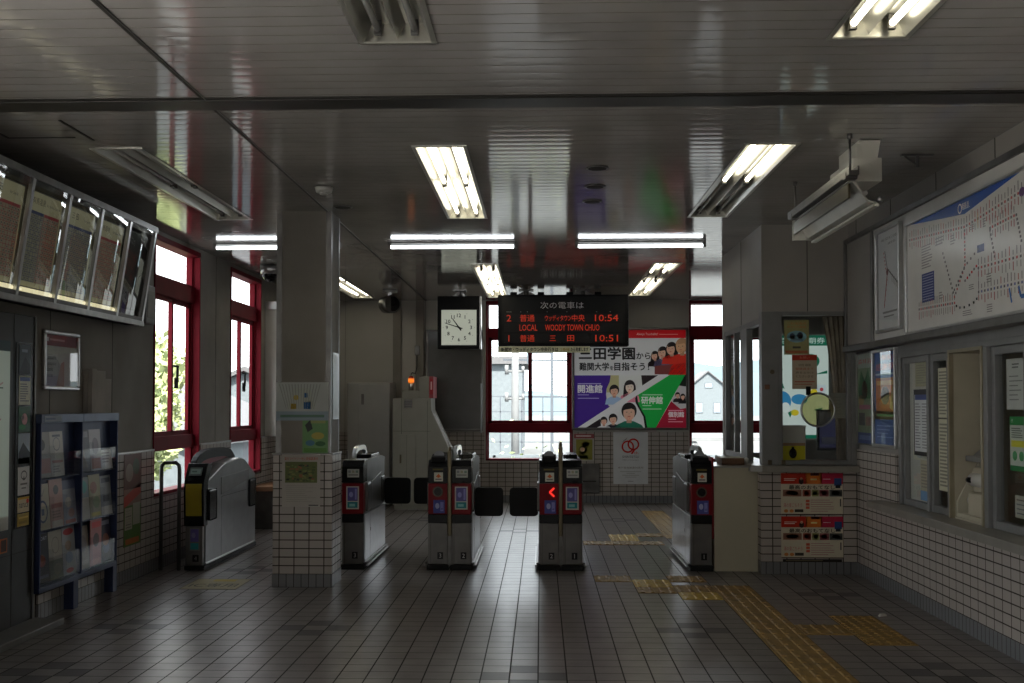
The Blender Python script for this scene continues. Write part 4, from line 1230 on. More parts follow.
bg0 = [('r', 0, .917, 1, 1, (196, 18, 30)), ('r', 0, .54, 1, .917, (206, 210, 214)), ('r', 0, 0, 1, .54, (206, 208, 210)),
       ('p', [(0, 0), (0, .54), (.327, .54), (.318, .47), (.290, .40), (.284, .34), (.292, .27), (.31, .22), (.34, .20), (.1, 0)], PUR),
       ('p', [(.327, .54), (.60, .54), (.62, .44), (.31, .215), (.292, .27), (.284, .34), (.290, .40), (.318, .47)], (204, 208, 204)), ('p', [(.327, .54), (.40, .54), (.40, .40), (.34, .36), (.29, .36), (.290, .40), (.318, .47)], (182, 178, 132)),
       ('p', [(.60, .54), (.757, .54), (.61, .425)], (34, 22, 28)),
       ('p', [(.564, .335), (.857, .54), (.994, .54), (.73, 0), (.65, 0), (.633, .115), (.60, .18), (.57, .25)], GRN),
       ('p', [(.73, 0), (.867, .27), (1, .20), (1, 0)], CRM), ('p', [(.867, .27), (.94, .43), (1, .42), (1, .20), (.95, .19)], (184, 182, 184)), ('p', [(.94, .43), (.994, .54), (1, .54), (1, .42)], (22, 30, 24))]
band = [('p', [(.03, 0), (.757, .54), (.857, .54), (.105, 0)], (218, 220, 222)), ('p', [(.545, .30), (.562, .335), (.572, .25), (.602, .18), (.636, .115), (.652, 0), (.632, 0), (.618, .11), (.585, .18), (.55, .25)], (12, 20, 16)),
        ('p', [(.105, 0), (.23, .09), (.24, 0)], (30, 24, 30))]
ppl = merge(person(.358, .375, .036, asp, top=(150, 176, 206)), person(.497, .415, .040, asp, top=(214, 130, 150), longhair=True, skin=(232, 204, 190)))
ppl2 = merge(person(.49, .155, .056, asp, top=(30, 104, 84)), person(.347, .085, .032, asp, top=(30, 30, 44)), person(.264, .065, .026, asp, top=(220, 220, 224)), person(.925, .33, .018, asp, top=(40, 34, 40)), person(.972, .315, .018, asp, top=(30, 28, 34), longhair=True))
ppl3 = merge(person(.725, .735, .028, asp, top=(34, 24, 30), longhair=True, side=-1), person(.795, .765, .037, asp, top=(104, 96, 124), side=-1))
ppl4 = person(.875, .805, .040, asp, top=(206, 52, 40), longhair=True, side=-1)
ppl5 = person(.968, .83, .048, asp, top=(208, 52, 38), skin=(196, 158, 122), hair=(172, 132, 98), side=-1)
fl = [('p', [(.72, .54), (1, .54), (1, .66), (.72, .63)], (120, 60, 60)), ('p', [(.84, .54), (1, .54), (1, .70), (.92, .69), (.87, .63)], (206, 50, 38))]
INK_ = (24, 24, 26)
txt = [('t', '三田学園', .292, .76, .125, INK_, .50, .03), ('t', 'から', .62, .735, .065, INK_, .125, .02), ('t', '難関大学', .178, .625, .08, INK_, .264, .025), ('t', 'を', .335, .61, .04, INK_, .03, .02), ('t', '目指そう！', .515, .625, .08, INK_, .31, .025),
       ('t', 'Always Touchable!', .655, .955, .03, (224, 200, 200), .19), ('r', .76, .951, .93, .958, (214, 130, 130)),
       ('t', '開進館', .14, .397, .082, (222, 220, 230), .218, .03), ('t', '研伸館', .695, .28, .075, (226, 236, 228), .19, .03), ('t', '個別館', .91, .135, .055, (230, 214, 220), .14, .03)]
for u0, u1, v, c in ((.03, .24, .45, (180, 170, 210)), (.03, .13, .335, (170, 160, 206)), (.03, .22, .30, (170, 160, 206)), (.61, .79, .335, (180, 220, 190)), (.61, .69, .225, (180, 220, 190)), (.61, .78, .19, (180, 220, 190)), (.84, .975, .175, (220, 160, 176)), (.84, .91, .085, (220, 160, 176)), (.84, .97, .06, (220, 160, 176))):
    txt.append(('r', u0, v - .004, u1, v + .004, c))
layers = [bg0[:3], bg0[3:5], bg0[5:8], bg0[8:9], bg0[9:]] + ppl + [band] + ppl2 + ppl3 + ppl4 + ppl5 + [fl] + [[('r', .0, .535, .84, .545, (206, 208, 210))]] + [txt]
_pst = {}
def posterink(c):        # the advertisement is a back-lit sign box
    if c not in _pst:
        _pst[c] = glow('sign_box_%d' % len(_pst), lin(c), .17, [min(.8, 1.3 * x) for x in lin(c)])
    return _pst[c]
framed('school_poster', 'large framed school advertisement with purple, green and red panels on the back wall', 'poster', 'S', (1.314, YB - .016, 1.83), PW_, PH_, layers, (206, 208, 210), .035, .05, M['dark_steel'], pane=False, lit=posterink)

p = art('poster', 'S', (1.32, YB - .019, .66), .51, .765, [[('o', .42, .72, .135, .09, .045, (170, 34, 30)), ('o', .58, .765, .125, .084, .045, (170, 34, 30)), ('p', [(.58, .66), (.70, .72), (.56, .58), (.50, .58)], (170, 34, 30)), ('t', 'th', .66, .60, .055, (170, 60, 50), .12), ('t', 'SHINTETSU', .5, .525, .045, (70, 70, 72), .48), ('t', '90th Anniversary', .5, .462, .026, (90, 90, 92), .46), ('t', '神戸電鉄開業90周年', .5, .315, .038, (110, 104, 98), .74)]
    + [('r', .5 - k, .235 - i * .035, .5 + k, .245 - i * .035, (140, 140, 138)) for i, k in enumerate((.3, .12, .24, .16))] + [('r', .42, .05, .58, .06, (110, 110, 110))] + [('p', [(.26 + .03 * i, .80 + .015 * i), (.275 + .03 * i, .80 + .015 * i), (.32 + .03 * i, .85 + .015 * i), (.305 + .03 * i, .85 + .015 * i)], (130, 130, 134)) for i in range(4)]], (176, 178, 180), .002)
tag(p, 'white anniversary poster with a red ring logo below the large school advertisement', 'poster')
p = art('poster', 'S', (.635, YB - .019, .815), .295, .40, [[('r', 0, .84, 1, 1, (130, 70, 74)), ('r', .1, .05, .92, .80, (120, 116, 52)), ('e', .45, .40, .22, .16, (36, 40, 38)), ('e', .6, .62, .2, .08, (196, 190, 150)), ('r', .2, .08, .7, .22, (34, 70, 64))], [('r', .1, .9, .85, .95, (200, 170, 170)), ('e', .42, .43, .12, .09, (180, 150, 120))]], (150, 146, 140), .002)
tag(p, 'small yellow-green poster on the back wall tiles beside the bottom window pane', 'poster')
b = MB(); b.box(-.2, .2, -.04, 0, -.22, .22, 0, .008); b.box(-.15, .15, -.043, -.04, -.05, -.03, 1)
tag(obj('wall_hatch', b, [M['dark_steel'], M['groove']], loc=(.66, YB - .016, .36)), 'dark square metal hatch low on the back wall tiles', 'hatch')

t = thing('notice_board', 'large dark glossy notice board on the back wall behind the clock', 'notice board', (-1.28, YB - .003, 1.81))
b = MB(); b.box(-.40, .40, -.05, 0, -.73, .73); obj('panel', b, mat('dark_board_gloss', (.095, .095, .095), .14, var=.1), t)
obj('frame', frame_mb(.78, 1.44, .03, .06, 0, .005), M['dark_steel'], t, matrix=basis('S', (0, 0, 0)))
b = MB(); b.box(.385, .41, -.11, -.06, -.78, -.05, 0, .004); obj('side_strip', b, M['bag'], t)

t = thing('steel_cabinet', 'tall plain grey steel cabinet against the back wall', 'cabinet', (-2.44, 15.5, 0))
b = MB(); b.box(-.32, .29, 0, .62, .02, 1.76, 0, .008); obj('carcass', b, M['cabinet'], t)
b = MB(); b.box(-.16, .285, -.012, 0, .05, 1.735, 0, .004); obj('door', b, M['cabinet'], t)
b = MB(); b.box(-.12, -.08, -.016, -.012, 1.45, 1.60, 0, .002); obj('vent', b, M['dark_steel'], t)
b = MB(); b.box(-.15, -.12, -.025, -.012, .52, .62, 0, .004); obj('handle', b, M['bronze'], t)

t = thing('fare_adjustment_machine', 'beige-grey machine with a sloping front seen side-on by the back wall', 'machine', (-2.05, 15.05, 0))
b = MB(); b.prism('y', [(0, .06), (0, 1.54), (.53, 1.54), (.53, 1.37), (.80, .80), (.80, .06)], 0, .60, 0, .006); b.box(.02, .78, .02, .58, 0, .06)
for x0, x1, z0, z1 in ((.12, .125, .06, 1.54), (.48, .484, .06, 1.5), (0, .53, 1.08, 1.084)):
    b.box(x0, x1, -.0015, .001, z0, z1, 1)
obj('body', b, [M['machine'], M['groove']], t)
b = MB(); b.box(.08, .32, -.012, 0, .36, 1.04, 0, .003); b.box(.195, .198, -.0135, -.012, .37, 1.03, 1); obj('service_door', b, [M['machine'], M['groove']], t)
b = MB(); b.box(.10, .125, -.025, -.012, .64, .76, 0, .004); obj('handle', b, M['bronze'], t)
b = MB(); b.box(.16, .27, -.006, 0, 1.40, 1.52, 0, .003)
for z in (1.42, 1.45, 1.48): b.box(.165, .265, -.008, -.006, z, z + .012, 1)
obj('vent', b, [M['dark_steel'], M['groove']], t)
b = MB(); b.box(.36, .50, .05, .55, 1.54, 1.84, 0, .005); b.box(.50, .56, .05, .55, 1.54, 1.84, 1, .005); obj('sign_box', b, [M['machine'], mat('faded_red_sign', (.36, .05, .06), .4)], t)
art('sign_text', 'S', (.53, .048, 1.70), .05, .22, [[('r', .3, .3, .7, .8, (190, 150, 150))]], (140, 40, 46), .001, t)
b = MB(); b.box(.12, .36, .1, .45, 1.54, 1.645, 0, .005); obj('lamp_base', b, M['machine'], t)
b = MB(); b.cyl((.225, .25, 1.645), (.225, .25, 1.76), .032, 16, 0); obj('lamp_stem', b, M['alu'], t)
b = MB(); b.cyl((.225, .25, 1.76), (.225, .25, 1.815), .042, 16); b.sphere((.225, .25, 1.815), .042, 16, 8, 1, .9, -.01); obj('alarm_lamp', b, [M['alarm'], mat('alarm_red_cap', (.35, .03, .02), .2)], t)
b = MB(); b.bar((.57, .02, 1.33), (.80, .02, .84), .03, .05); obj('coin_chute', b, M['alu'], t)
b = MB(); b.prism('y', [(.80, .80), (.88, .80), (.93, .70), (.88, .58), (.80, .55)], .0, .10, 0, .004); obj('return_tray', b, M['bronze'], t)
b = MB(); b.tube([(-1.84, YB - .06, 2.20), (-1.835, YB - .10, 2.0), (-1.83, 15.85, 1.90), (-1.826, 15.42, 1.90), (-1.826, 15.32, 1.875)], .008, 8); b.box(-1.87, -1.80, YB - .08, YB - .05, 2.18, 2.32, 0, .004)
tag(obj('lamp_cable', b, M['dark_steel']), 'thin cable with a switch box above the amber alarm lamp', 'cable')

# ceiling cameras and detectors
t = thing('ceiling_dome_camera', 'pale ceiling dome camera near the second red window', 'camera', (-3.02, 12.05, ZC))
b = MB(); b.cyl((0, 0, -.10), (0, 0, -.001), .10, 20, 0, .11); obj('housing', b, M['alu'], t)
b = MB(); b.sphere((0, 0, -.10), .085, 18, 10, 0, 1., -2); obj('dome', b, M['gloss_black'], t)
t = thing('tube_camera', 'dark cylindrical camera under the ceiling above the grey cabinet', 'camera', (-2.05, 14.75, ZC))
b = MB(); b.cyl((0, 0, -.03), (0, 0, -.001), .10, 18); b.box(-.025, .025, -.03, .03, -.09, -.03); obj('mount', b, M['alu'], t)
b = MB(); b.cyl((-.07, .06, -.19), (.05, -.08, -.19), .115, 22, 0, .125); b.cyl((.05, -.08, -.19), (.052, -.083, -.19), .10, 22, 1); obj('camera_body', b, [M['dark_steel'], M['gloss_black']], t)
b = MB(); b.cyl((0, 0, -.035), (0, 0, 0), .055, 20, 0, .065); b.cyl((0, 0, -.05), (0, 0, -.035), .03, 16)
tag(obj('smoke_detector', b, M['white'], loc=(-1.55, 7.72, ZC)), 'small white smoke detector on the ceiling in front of the pillar', 'detector')
for x, y, lab in ((-1.55, 8.47, 'dark round ceiling disc beside the pillar top'), (.37, 7.12, 'dark round ceiling disc nearest the viewer of a row of three'),
                  (.385, 7.73, 'dark round ceiling disc in the middle of a row of three'), (.39, 8.30, 'dark round ceiling disc furthest back of a row of three')):
    b = MB(); b.cyl((0, 0, -.008), (0, 0, -.0005), .075, 22); b.cyl((0, 0, -.010), (0, 0, -.008), .06, 22, 1)
    tag(obj('ceiling_disc', b, [M['dark_steel'], M['groove']], loc=(x, y, ZC)), lab, 'ceiling fitting', 'dark round discs on the ceiling')

# bench corner behind the IC gate
b = MB(); b.box(XL + .03, -2.52, 12.6, 13.4, .44, .50, 0, .006); b.box(XL + .05, -2.56, 12.66, 13.36, 0, .44, 1)
tag(obj('storage_bench', b, [M['wood'], M['dark_steel']]), 'brown-topped low bench box behind the grey IC gate', 'bench')
p = art('notice_sign', 'S', (-2.86, 12.65, .25), .34, .34, [[('t', 'お客様', .5, .78, .16, (40, 40, 42), .8), ('t', 'ご案内', .5, .5, .16, (40, 40, 42), .8), ('r', .1, .28, .9, .34, (60, 60, 62)), ('r', .1, .16, .9, .22, (60, 60, 62))]], (126, 126, 124), .004)
tag(p, 'white notice with black writing on the front of the low bench', 'notice')
b = MB(); b.cyl((-3.155, 13.0, .505), (-3.12, 13.08, 1.52), .014, 10); b.cyl((-3.12, 13.08, 1.50), (-3.118, 13.084, 1.58), .018, 10, 1)
tag(obj('broom_handle', b, [M['broom_green'], M['white']]), 'green broom handle standing on the bench in the corner', 'broom')
b = MB(); b.sphere((0, 0, .25), .17, 22, 14, 0, 1.45)
r = random.Random(21)
ph = [(r.uniform(0, 6.28), r.uniform(2, 6), r.uniform(3, 9)) for _ in range(5)]
for v in b.bm.verts:
    a = math.atan2(v.co.y, v.co.x)
    k = 1 + sum(.035 * math.sin(n_ * a + m_ * v.co.z * 4 + q) for q, n_, m_ in [(p0, int(p1), p2) for p0, p1, p2 in ph])
    if v.co.z > .36:
        k *= max(.18, 1 - (v.co.z - .36) * 4.5)
    v.co.x *= k; v.co.y *= k * .85
    v.co.z = max(.002, v.co.z)
for s_ in (-1, 1):
    b.prism('y', [(s_ * .005, .47), (s_ * .03, .47), (s_ * .10, .56), (s_ * .06, .60)], -.012, .012)
tag(obj('plastic_bag', b, M['bag'], loc=(-2.93, 13.16, .503)), 'pale plastic bag sitting on the bench beside the green handle', 'bag')
b = MB(); b.box(XL, XL + .20, 13.35, 13.75, 1.06, 2.62, 0, .006); b.box(XL, XL + .22, 13.33, 13.77, 2.62, 2.72, 1, .004)
tag(obj('wall_panel', b, [M['white'], M['alu']]), 'tall pale panel on the left wall just beyond the second red window', 'panel')

# ------------------------------------------------------------------ right wall: maps, posters, ticket windows
XB = XR - .10
RDK, BKK, GYK, BLK = (158, 84, 84), (92, 88, 90), (120, 118, 116), (52, 60, 104)
def station_row(pts, n, tick, seed, c1=RDK, c2=BKK):
    """marks along a polyline with small upright names beside it"""
    r = random.Random(seed)
    out = []
    L_ = [math.dist(p, q) for p, q in zip(pts, pts[1:])]
    tot = sum(L_)
    for i in range(n):
        d = tot * i / (n - 1)
        k = 0
        while k < len(L_) - 1 and d > L_[k]:
            d -= L_[k]; k += 1
        f = d / L_[k]
        u = pts[k][0] + (pts[k + 1][0] - pts[k][0]) * f
        v = pts[k][1] + (pts[k + 1][1] - pts[k][1]) * f
        out.append(('r', u - .0038, v - .010, u + .0038, v + .010, c1 if i % 2 else c2))
        if tick:
            for s in (-1, 1):
                h = r.uniform(.035, .07)
                out.append(('r', u - .002, v + s * .025, u + .002, v + s * (.025 + h), r.choice([(150, 96, 92), (120, 116, 114), (110, 108, 108)])) if s > 0 else ('r', u - .002, v - .025 - h, u + .002, v - .025, r.choice([(140, 84, 84), (128, 124, 120)])))
    return out
def seg(u0, v0, u1, v1, c, t=.006):
    du, dv = u1 - u0, v1 - v0
    l = math.hypot(du * 3.9, dv)
    a, b_ = -dv / l * t / 3.9, du * 3.9 / l * t
    return ('p', [(u0 - a, v0 - b_), (u1 - a, v1 - b_), (u1 + a, v1 + b_), (u0 + a, v0 + b_)], c)
fm = []
fm += station_row([(.02, .86), (.36, .77), (.62, .85), (.98, .90)], 66, True, 1)
fm += station_row([(.08, .19), (.30, .17)], 18, True, 2)
fm += station_row([(.43, .40), (.65, .39), (.97, .42)], 34, True, 3)
fm += station_row([(.43, .21), (.65, .20), (.97, .22)], 36, True, 4, (96, 100, 130))
fm += station_row([(.235, .62), (.30, .22)], 11, False, 5, BKK)
fm += station_row([(.36, .74), (.36, .45), (.30, .22)], 18, False, 6)
fm += station_row([(.30, .28), (.36, .45), (.43, .55)], 10, False, 7, BKK)
fm += station_row([(.36, .33), (.42, .42)], 6, False, 8, (160, 40, 44))
fm += station_row([(.31, .14), (.34, .11), (.40, .13), (.42, .16)], 6, False, 9, (30, 32, 44), (30, 32, 44))
fm += station_row([(.49, .68), (.60, .70)], 10, True, 10)
fm += station_row([(.49, .66), (.51, .45)], 7, False, 12, BKK)
fm += station_row([(.61, .70), (.63, .50)], 7, False, 13, BKK)
fm += station_row([(.72, .66), (.95, .62)], 18, True, 14)
fm += [seg(.43, .84, .43, .72, (176, 140, 70)), seg(.43, .18, .43, .40, (96, 92, 100), .004), seg(.575, .18, .585, .07, (62, 96, 150), .012), seg(.615, .18, .625, .10, (62, 96, 150), .016), seg(.625, .10, .66, .10, (62, 96, 150), .016),
       ('e', .635, .85, .012, .035, (96, 70, 110)), ('r', .10, .24, .18, .50, BLK), ('r', .425, .52, .46, .58, BLK)]
fm2 = [('r', .105, .26 + i * .024, .175, .268 + i * .024, (130, 134, 160)) for i in range(10)]
for (u0, v0, u1, v1, n) in ((.10, .54, .175, .76, 9), (.19, .70, .245, .78, 3), (.28, .66, .315, .75, 4), (.21, .23, .235, .30, 3), (.345, .04, .40, .09, 3), (.38, .24, .41, .29, 3), (.47, .26, .50, .34, 4), (.47, .03, .505, .10, 4), (.39, .72, .42, .77, 3), (.455, .70, .475, .78, 4), (.70, .28, .74, .35, 4), (.80, .05, .86, .12, 3)):
    fm2 += lines(u0, u1, v0, v1, n, (120, 116, 116), int(u0 * 100), .45)
t = thing('fare_map', 'large white fare map with a blue wedge header above the ticket windows', 'map', (XB, 6.38, 2.34))
art('print', 'W', (-.010, 0, 0), 2.93, .755, [[('p', [(.025, 1), (.36, .875), (.63, 1)], (30, 66, 132)), ('p', [(.66, 1), (.80, .92), (.97, 1)], (30, 66, 132))], fm + [('o', .335, .935, .008, .030, .003, (214, 220, 230)), ('t', '運賃表', .365, .945, .05, (200, 210, 226)), ('r', .35, .915, .39, .92, (150, 170, 206))], fm2], (176, 174, 170), .010, t, .25)
obj('frame', frame_mb(2.93, .755, .018, .026, 0, .004), M['alu'], t, matrix=basis('W', (0, 0, 0)))
s_l = [seg(.30, .80, .40, .62, BKK, .01), seg(.40, .62, .95, .40, BKK, .008), seg(.40, .62, .42, .50, (130, 40, 44), .02), seg(.42, .50, .30, .22, (150, 56, 58), .01)]
s_l = [('p', [(.30, .80), (.33, .80), (.43, .62), (.40, .62)], BKK), ('p', [(.40, .63), (.95, .42), (.95, .40), (.40, .61)], BKK), ('e', .42, .58, .05, .035, (96, 40, 44)), ('p', [(.40, .56), (.44, .56), (.28, .22), (.25, .22)], (140, 64, 64))]
s_l += [('e', .27 + .02 * i, .78 - .04 * i, .02, .012, RDK) for i in range(5)] + [('e', .41 - .025 * i, .50 - .05 * i, .02, .012, RDK) for i in range(6)] + [('e', .5 + .075 * i, .585 - .028 * i, .018, .012, BKK) for i in range(6)]
s_l += [('r', .62 + .06 * i, .46 - .02 * i, .64 + .06 * i, .54 - .02 * i, GYK) for i in range(5)]
s_l += [('t', '神鉄 粟生線 三田線', .5, .92, .03, (96, 92, 92), .7), ('t', '-運賃表-', .62, .865, .026, (96, 92, 92), .4), ('r', .2, .16, .85, .18, GYK), ('r', .25, .12, .7, .135, GYK)]
framed('route_map', 'narrow silver-framed route map just to the booth side of the fare map', 'map', 'W', (XB, 8.25, 2.39), .52, .74, [s_l], (206, 204, 198), .022, .035, M['alu'])
wood_ = [[('r', 0, 0, 1, .12, (40, 62, 120)), ('r', 0, .12, 1, .84, (116, 132, 104)), ('r', 0, .84, 1, 1, (150, 158, 150))],
         [('t', '森林浴', .5, .915, .06, (170, 60, 60), .9), ('p', [(.05, .6), (.25, .82), (.5, .7), (.75, .84), (.95, .62), (.9, .5), (.1, .5)], (40, 92, 48)), ('e', .5, .6, .2, .1, (140, 100, 60)), ('e', .25, .48, .2, .06, (150, 130, 90)), ('r', .08, .2, .5, .34, (60, 60, 64)), ('r', .55, .2, .95, .3, (130, 100, 90)), ('r', .1, .38, .9, .43, (150, 90, 110)), ('r', .1, .04, .9, .09, (90, 110, 160))]]
framed('wall_poster', 'forest-green leaflet poster in the corner next to the booth', 'poster', 'W', (XR - .002, 9.225, 1.50), .40, .75, wood_, (120, 124, 120), .014, .024, M['dark_steel'])
bl_ = [[('r', 0, 0, 1, 1, (56, 84, 140)), ('r', .06, .27, .94, .72, (176, 104, 44)), ('r', 0, .27, 1, .36, (130, 120, 60))],
       [('t', '駅前', .6, .94, .06, (170, 70, 70), .5), ('t', '感謝祭', .5, .84, .075, (180, 80, 76), .85), ('r', .05, .75, .95, .77, (150, 170, 210)), ('e', .5, .53, .20, .10, (60, 52, 54)), ('e', .5, .53, .13, .065, (130, 110, 90)), ('r', .1, .64, .9, .69, (190, 150, 100)), ('p', [(.7, .40), (.85, .62), (.9, .62), (.85, .36)], (196, 170, 110)), ('r', .1, .30, .9, .33, (80, 120, 70))] + lines(.1, .9, .06, .22, 4, (120, 144, 196), 9, .3)]
framed('wall_poster', 'blue and orange poster in a silver frame beside the ticket windows', 'poster', 'W', (XR - .002, 8.685, 1.50), .53, .73, bl_, (56, 84, 140), .025, .035, M['alu'])

b = MB()
for y0, y1 in ((8.33, 8.39), (7.74, 7.78), (7.34, 7.39), (6.73, 6.79), (6.19, 6.23), (5.2, 5.6)):
    b.box(XR - .012, XR + .08, y0, y1, .701, 1.80, 0, .003)
b.box(XR - .012, XR + .08, 5.2, 8.39, 1.80, 1.84, 0, .003)
b.box(XR - .006, XR + .02, 5.2, 8.39, 1.84, 1.9)
struct('trim_6', b, M['grey_frame'])
w7 = side_window('window_7', 'x', XR + .005, 7.78, 8.33, .702, 1.80, .045)
b = MB(); b.box(XR + .045, XR + .05, 7.80, 8.31, .71, 1.79)
obj('blind_panel', b, M['white'], w7)
side_window('window_8', 'x', XR + .005, 7.39, 7.74, .702, 1.80, .05)
side_window('window_9', 'x', XR + .015, 6.23, 6.73, .702, 1.80, .05)
def notice(label, y0, y1, z0, z1, layers, base, x=XR + .06, name='notice', grp=None, dark=False):
    o = art(name, 'W', (x, (y0 + y1) / 2, (z0 + z1) / 2), y1 - y0, z1 - z0, layers, base, .002, None, .4)
    return tag(o, label, 'notice', grp)
PAP = (176, 174, 166)
notice('black-bordered timetable notice in the ticket window nearest the booth', 7.84, 8.16, 1.08, 1.56, [[('r', .06, .06, .94, .92, (166, 168, 170))], [('r', .1, .84, .88, .92, (48, 60, 110))] + lines(.1, .48, .1, .8, 16, (100, 100, 104), 1, .35) + lines(.54, .9, .1, .8, 16, (100, 100, 104), 2, .35)], (20, 20, 22), XR + .03)
notice('pale typed sheet at the top of the ticket window nearest the booth', 7.84, 8.12, 1.58, 1.76, [lines(.08, .92, .1, .9, 8, (116, 114, 100), 3)], (132, 130, 108), XR + .03)
notice('sheet with a blue foot at the bottom of the ticket window nearest the booth', 7.83, 8.03, .76, 1.05, [[('r', 0, 0, 1, .24, (84, 116, 150))] + lines(.08, .92, .3, .92, 8, (110, 106, 96), 4)], (140, 134, 114), XR + .03)
notice('upper narrow typed sheet beside the beige recess', 7.45, 7.66, 1.36, 1.70, [lines(.08, .92, .05, .95, 14, (104, 102, 92), 5)], (160, 158, 138), XR + .03)
notice('lower narrow typed sheet beside the beige recess', 7.45, 7.66, .86, 1.35, [lines(.08, .92, .05, .95, 18, (104, 102, 92), 6)], (160, 158, 138), XR + .03)
notice('white printed sheet high in the ticket window next to the second beige recess', 6.36, 6.62, 1.42, 1.72, [lines(.3, .8, .8, .92, 2, (90, 90, 90), 7) + lines(.15, .85, .15, .7, 6, (110, 110, 110), 8, .25)], (168, 168, 166))
notice('green and white information sheet in the ticket window next to the second beige recess', 6.36, 6.58, 1.06, 1.38, [[('r', 0, .84, 1, 1, (40, 116, 62)), ('r', 0, 0, 1, .1, (40, 104, 60)), ('r', .08, .44, .92, .56, (190, 180, 50))], [('t', 'M', .15, .92, .07, (190, 214, 190)), ('e', .3, .28, .14, .09, (60, 130, 80)), ('e', .7, .28, .14, .09, (60, 130, 80))] + lines(.1, .9, .6, .8, 5, (90, 96, 92), 3)], (168, 172, 166))
notice('small white slip at the bottom of the ticket window next to the second beige recess', 6.33, 6.52, .79, .92, [lines(.1, .9, .1, .9, 4, (90, 90, 90), 8, .3)], (150, 148, 138))

def niche(label, y0, y1):
    t = thing('ticket_recess', label, 'recess', (XR, y0, .7005), 'framed beige recesses above the ticket counter')
    w = y1 - y0
    b = MB()
    b.box(.01, .40, 0, .012, 0, 1.10); b.box(.01, .40, w - .012, w, 0, 1.10); b.box(.388, .40, 0, w, 0, 1.10); b.box(.01, .40, 0, w, 0, .012); b.box(.01, .40, 0, w, 1.088, 1.10)
    obj('lining', b, M['beige'], t)
    b = MB(); b.box(-.022, .012, -.012, .010, 0, 1.11, 0, .002); b.box(-.022, .012, w - .010, w + .012, 0, 1.11, 0, .002); b.box(-.022, .012, 0, w, 1.088, 1.11, 0, .002)
    obj('frame', b, mat('beige_edge', (.30, .26, .18), .4, .3), t)
    return t
niche('beige recess holding a ticket printer between two ticket windows', 6.80, 7.335)
niche('beige recess above the counter at the edge of the view', 5.61, 6.18)
t = thing('ticket_printer', 'cream desktop ticket printer with a sloping side inside the beige recess', 'ticket printer', (XR + .015, 6.87, .7135))
b = MB(); b.prism('y', [(.0, .0), (.0, .10), (.14, .36), (.30, .36), (.30, 0)], .42, .445, 0, .004); b.prism('y', [(.0, .0), (.0, .10), (.14, .36), (.30, .36), (.30, 0)], .02, .045, 0, .004); b.box(.0, .30, .02, .445, 0, .025, 0, .003)
obj('side_plate', b, M['cream'], t)
b = MB(); b.box(.10, .30, .045, .42, .16, .33, 0, .012); b.box(.02, .16, .05, .30, .025, .17, 0, .01); obj('body', b, M['beige'], t)
b = MB(); b.cyl((.10, .06, .245), (.10, .40, .245), .045, 18); b.cyl((.09, .30, .11), (.09, .41, .11), .035, 16); obj('paper_roll', b, M['paper'], t)
b = MB(); b.box(.06, .31, .03, .44, .365, .40, 0, .006); b.prism('y', [(.10, .40), (.31, .40), (.31, .56), (.28, .56)], .05, .42, 0, .004); obj('hopper', b, M['grey_frame'], t)
b = MB(); b.box(.085, .10, .10, .25, .05, .13, 0, .004); b.cyl((.055, .34, .245), (.055, .38, .245), .018, 12); obj('knob', b, M['black'], t)

# ------------------------------------------------------------------ booth things
p = art('window_flyer', 'S', (2.207, YBOOTH + .028, 2.03), .214, .30, [[('e', .5, .52, .40, .17, (110, 150, 160)), ('r', .06, .04, .94, .12, (150, 84, 50))], [('e', .33, .53, .11, .09, (62, 72, 96)), ('e', .64, .55, .12, .10, (46, 58, 84)), ('e', .33, .50, .08, .06, (176, 150, 120)), ('e', .64, .52, .09, .065, (176, 150, 120)), ('p', [(.2, .38), (.8, .38), (.7, .46), (.3, .46)], (90, 116, 130)), ('t', 'ご利用案内', .5, .90, .07, (170, 104, 60), .78), ('t', '声かけ運動', .5, .80, .07, (170, 104, 60), .78), ('r', .34, .18, .66, .24, (60, 56, 46))]], (140, 134, 88), .002)
tag(p, 'yellow flyer with two cartoon-style heads high on the booth window', 'flyer')
p = art('window_notice', 'S', (2.266, YBOOTH - .002, 1.73), .212, .295, [[('r', 0, .84, 1, 1, (150, 44, 30))], [('t', 'お願い', .5, .92, .07, (190, 120, 100), .4), ('t', '切符 精算', .5, .70, .07, (60, 58, 52), .5), ('t', '駅係員まで', .5, .59, .07, (140, 60, 44), .72), ('t', '声をおかけ', .5, .48, .07, (60, 58, 52), .72), ('t', 'くださいませ', .5, .37, .07, (60, 58, 52), .7), ('r', .1, .2, .9, .23, (140, 70, 56)), ('r', .1, .13, .8, .15, (140, 70, 56))]], (150, 138, 120), .003)
tag(p, 'red-headed white notice hanging in the middle of the booth window', 'notice')
t = thing('speaking_disc', 'round yellowed acrylic speaking disc with a metal ring on the booth window', 'speaking window', (2.372, YBOOTH - .025, 1.405))
b = MB(); b.tube([(.142 * math.cos(2 * PI * i / 36), 0, .142 * math.sin(2 * PI * i / 36)) for i in range(36)], .009, 8, 0, True); obj('ring', b, M['steel'], t)
b = MB(); b.cyl((0, -.003, 0), (0, .003, 0), .138, 36); obj('lens', b, M['lens'], t)
b = MB(); b.box(-.10, -.06, -.004, .010, .125, .20, 0, .003); obj('bracket', b, M['black'], t)
gw, gg = (214, 232, 226), (20, 110, 84)
sl = glow('sign_white', lin(gw), .50, (.5, .5, .5))
_lit = {}
def litink(c):
    if c not in _lit:
        _lit[c] = glow('sign_ink_%d' % len(_lit), lin(c), .50, tuple(x * .8 for x in lin(c)))
    return _lit[c]
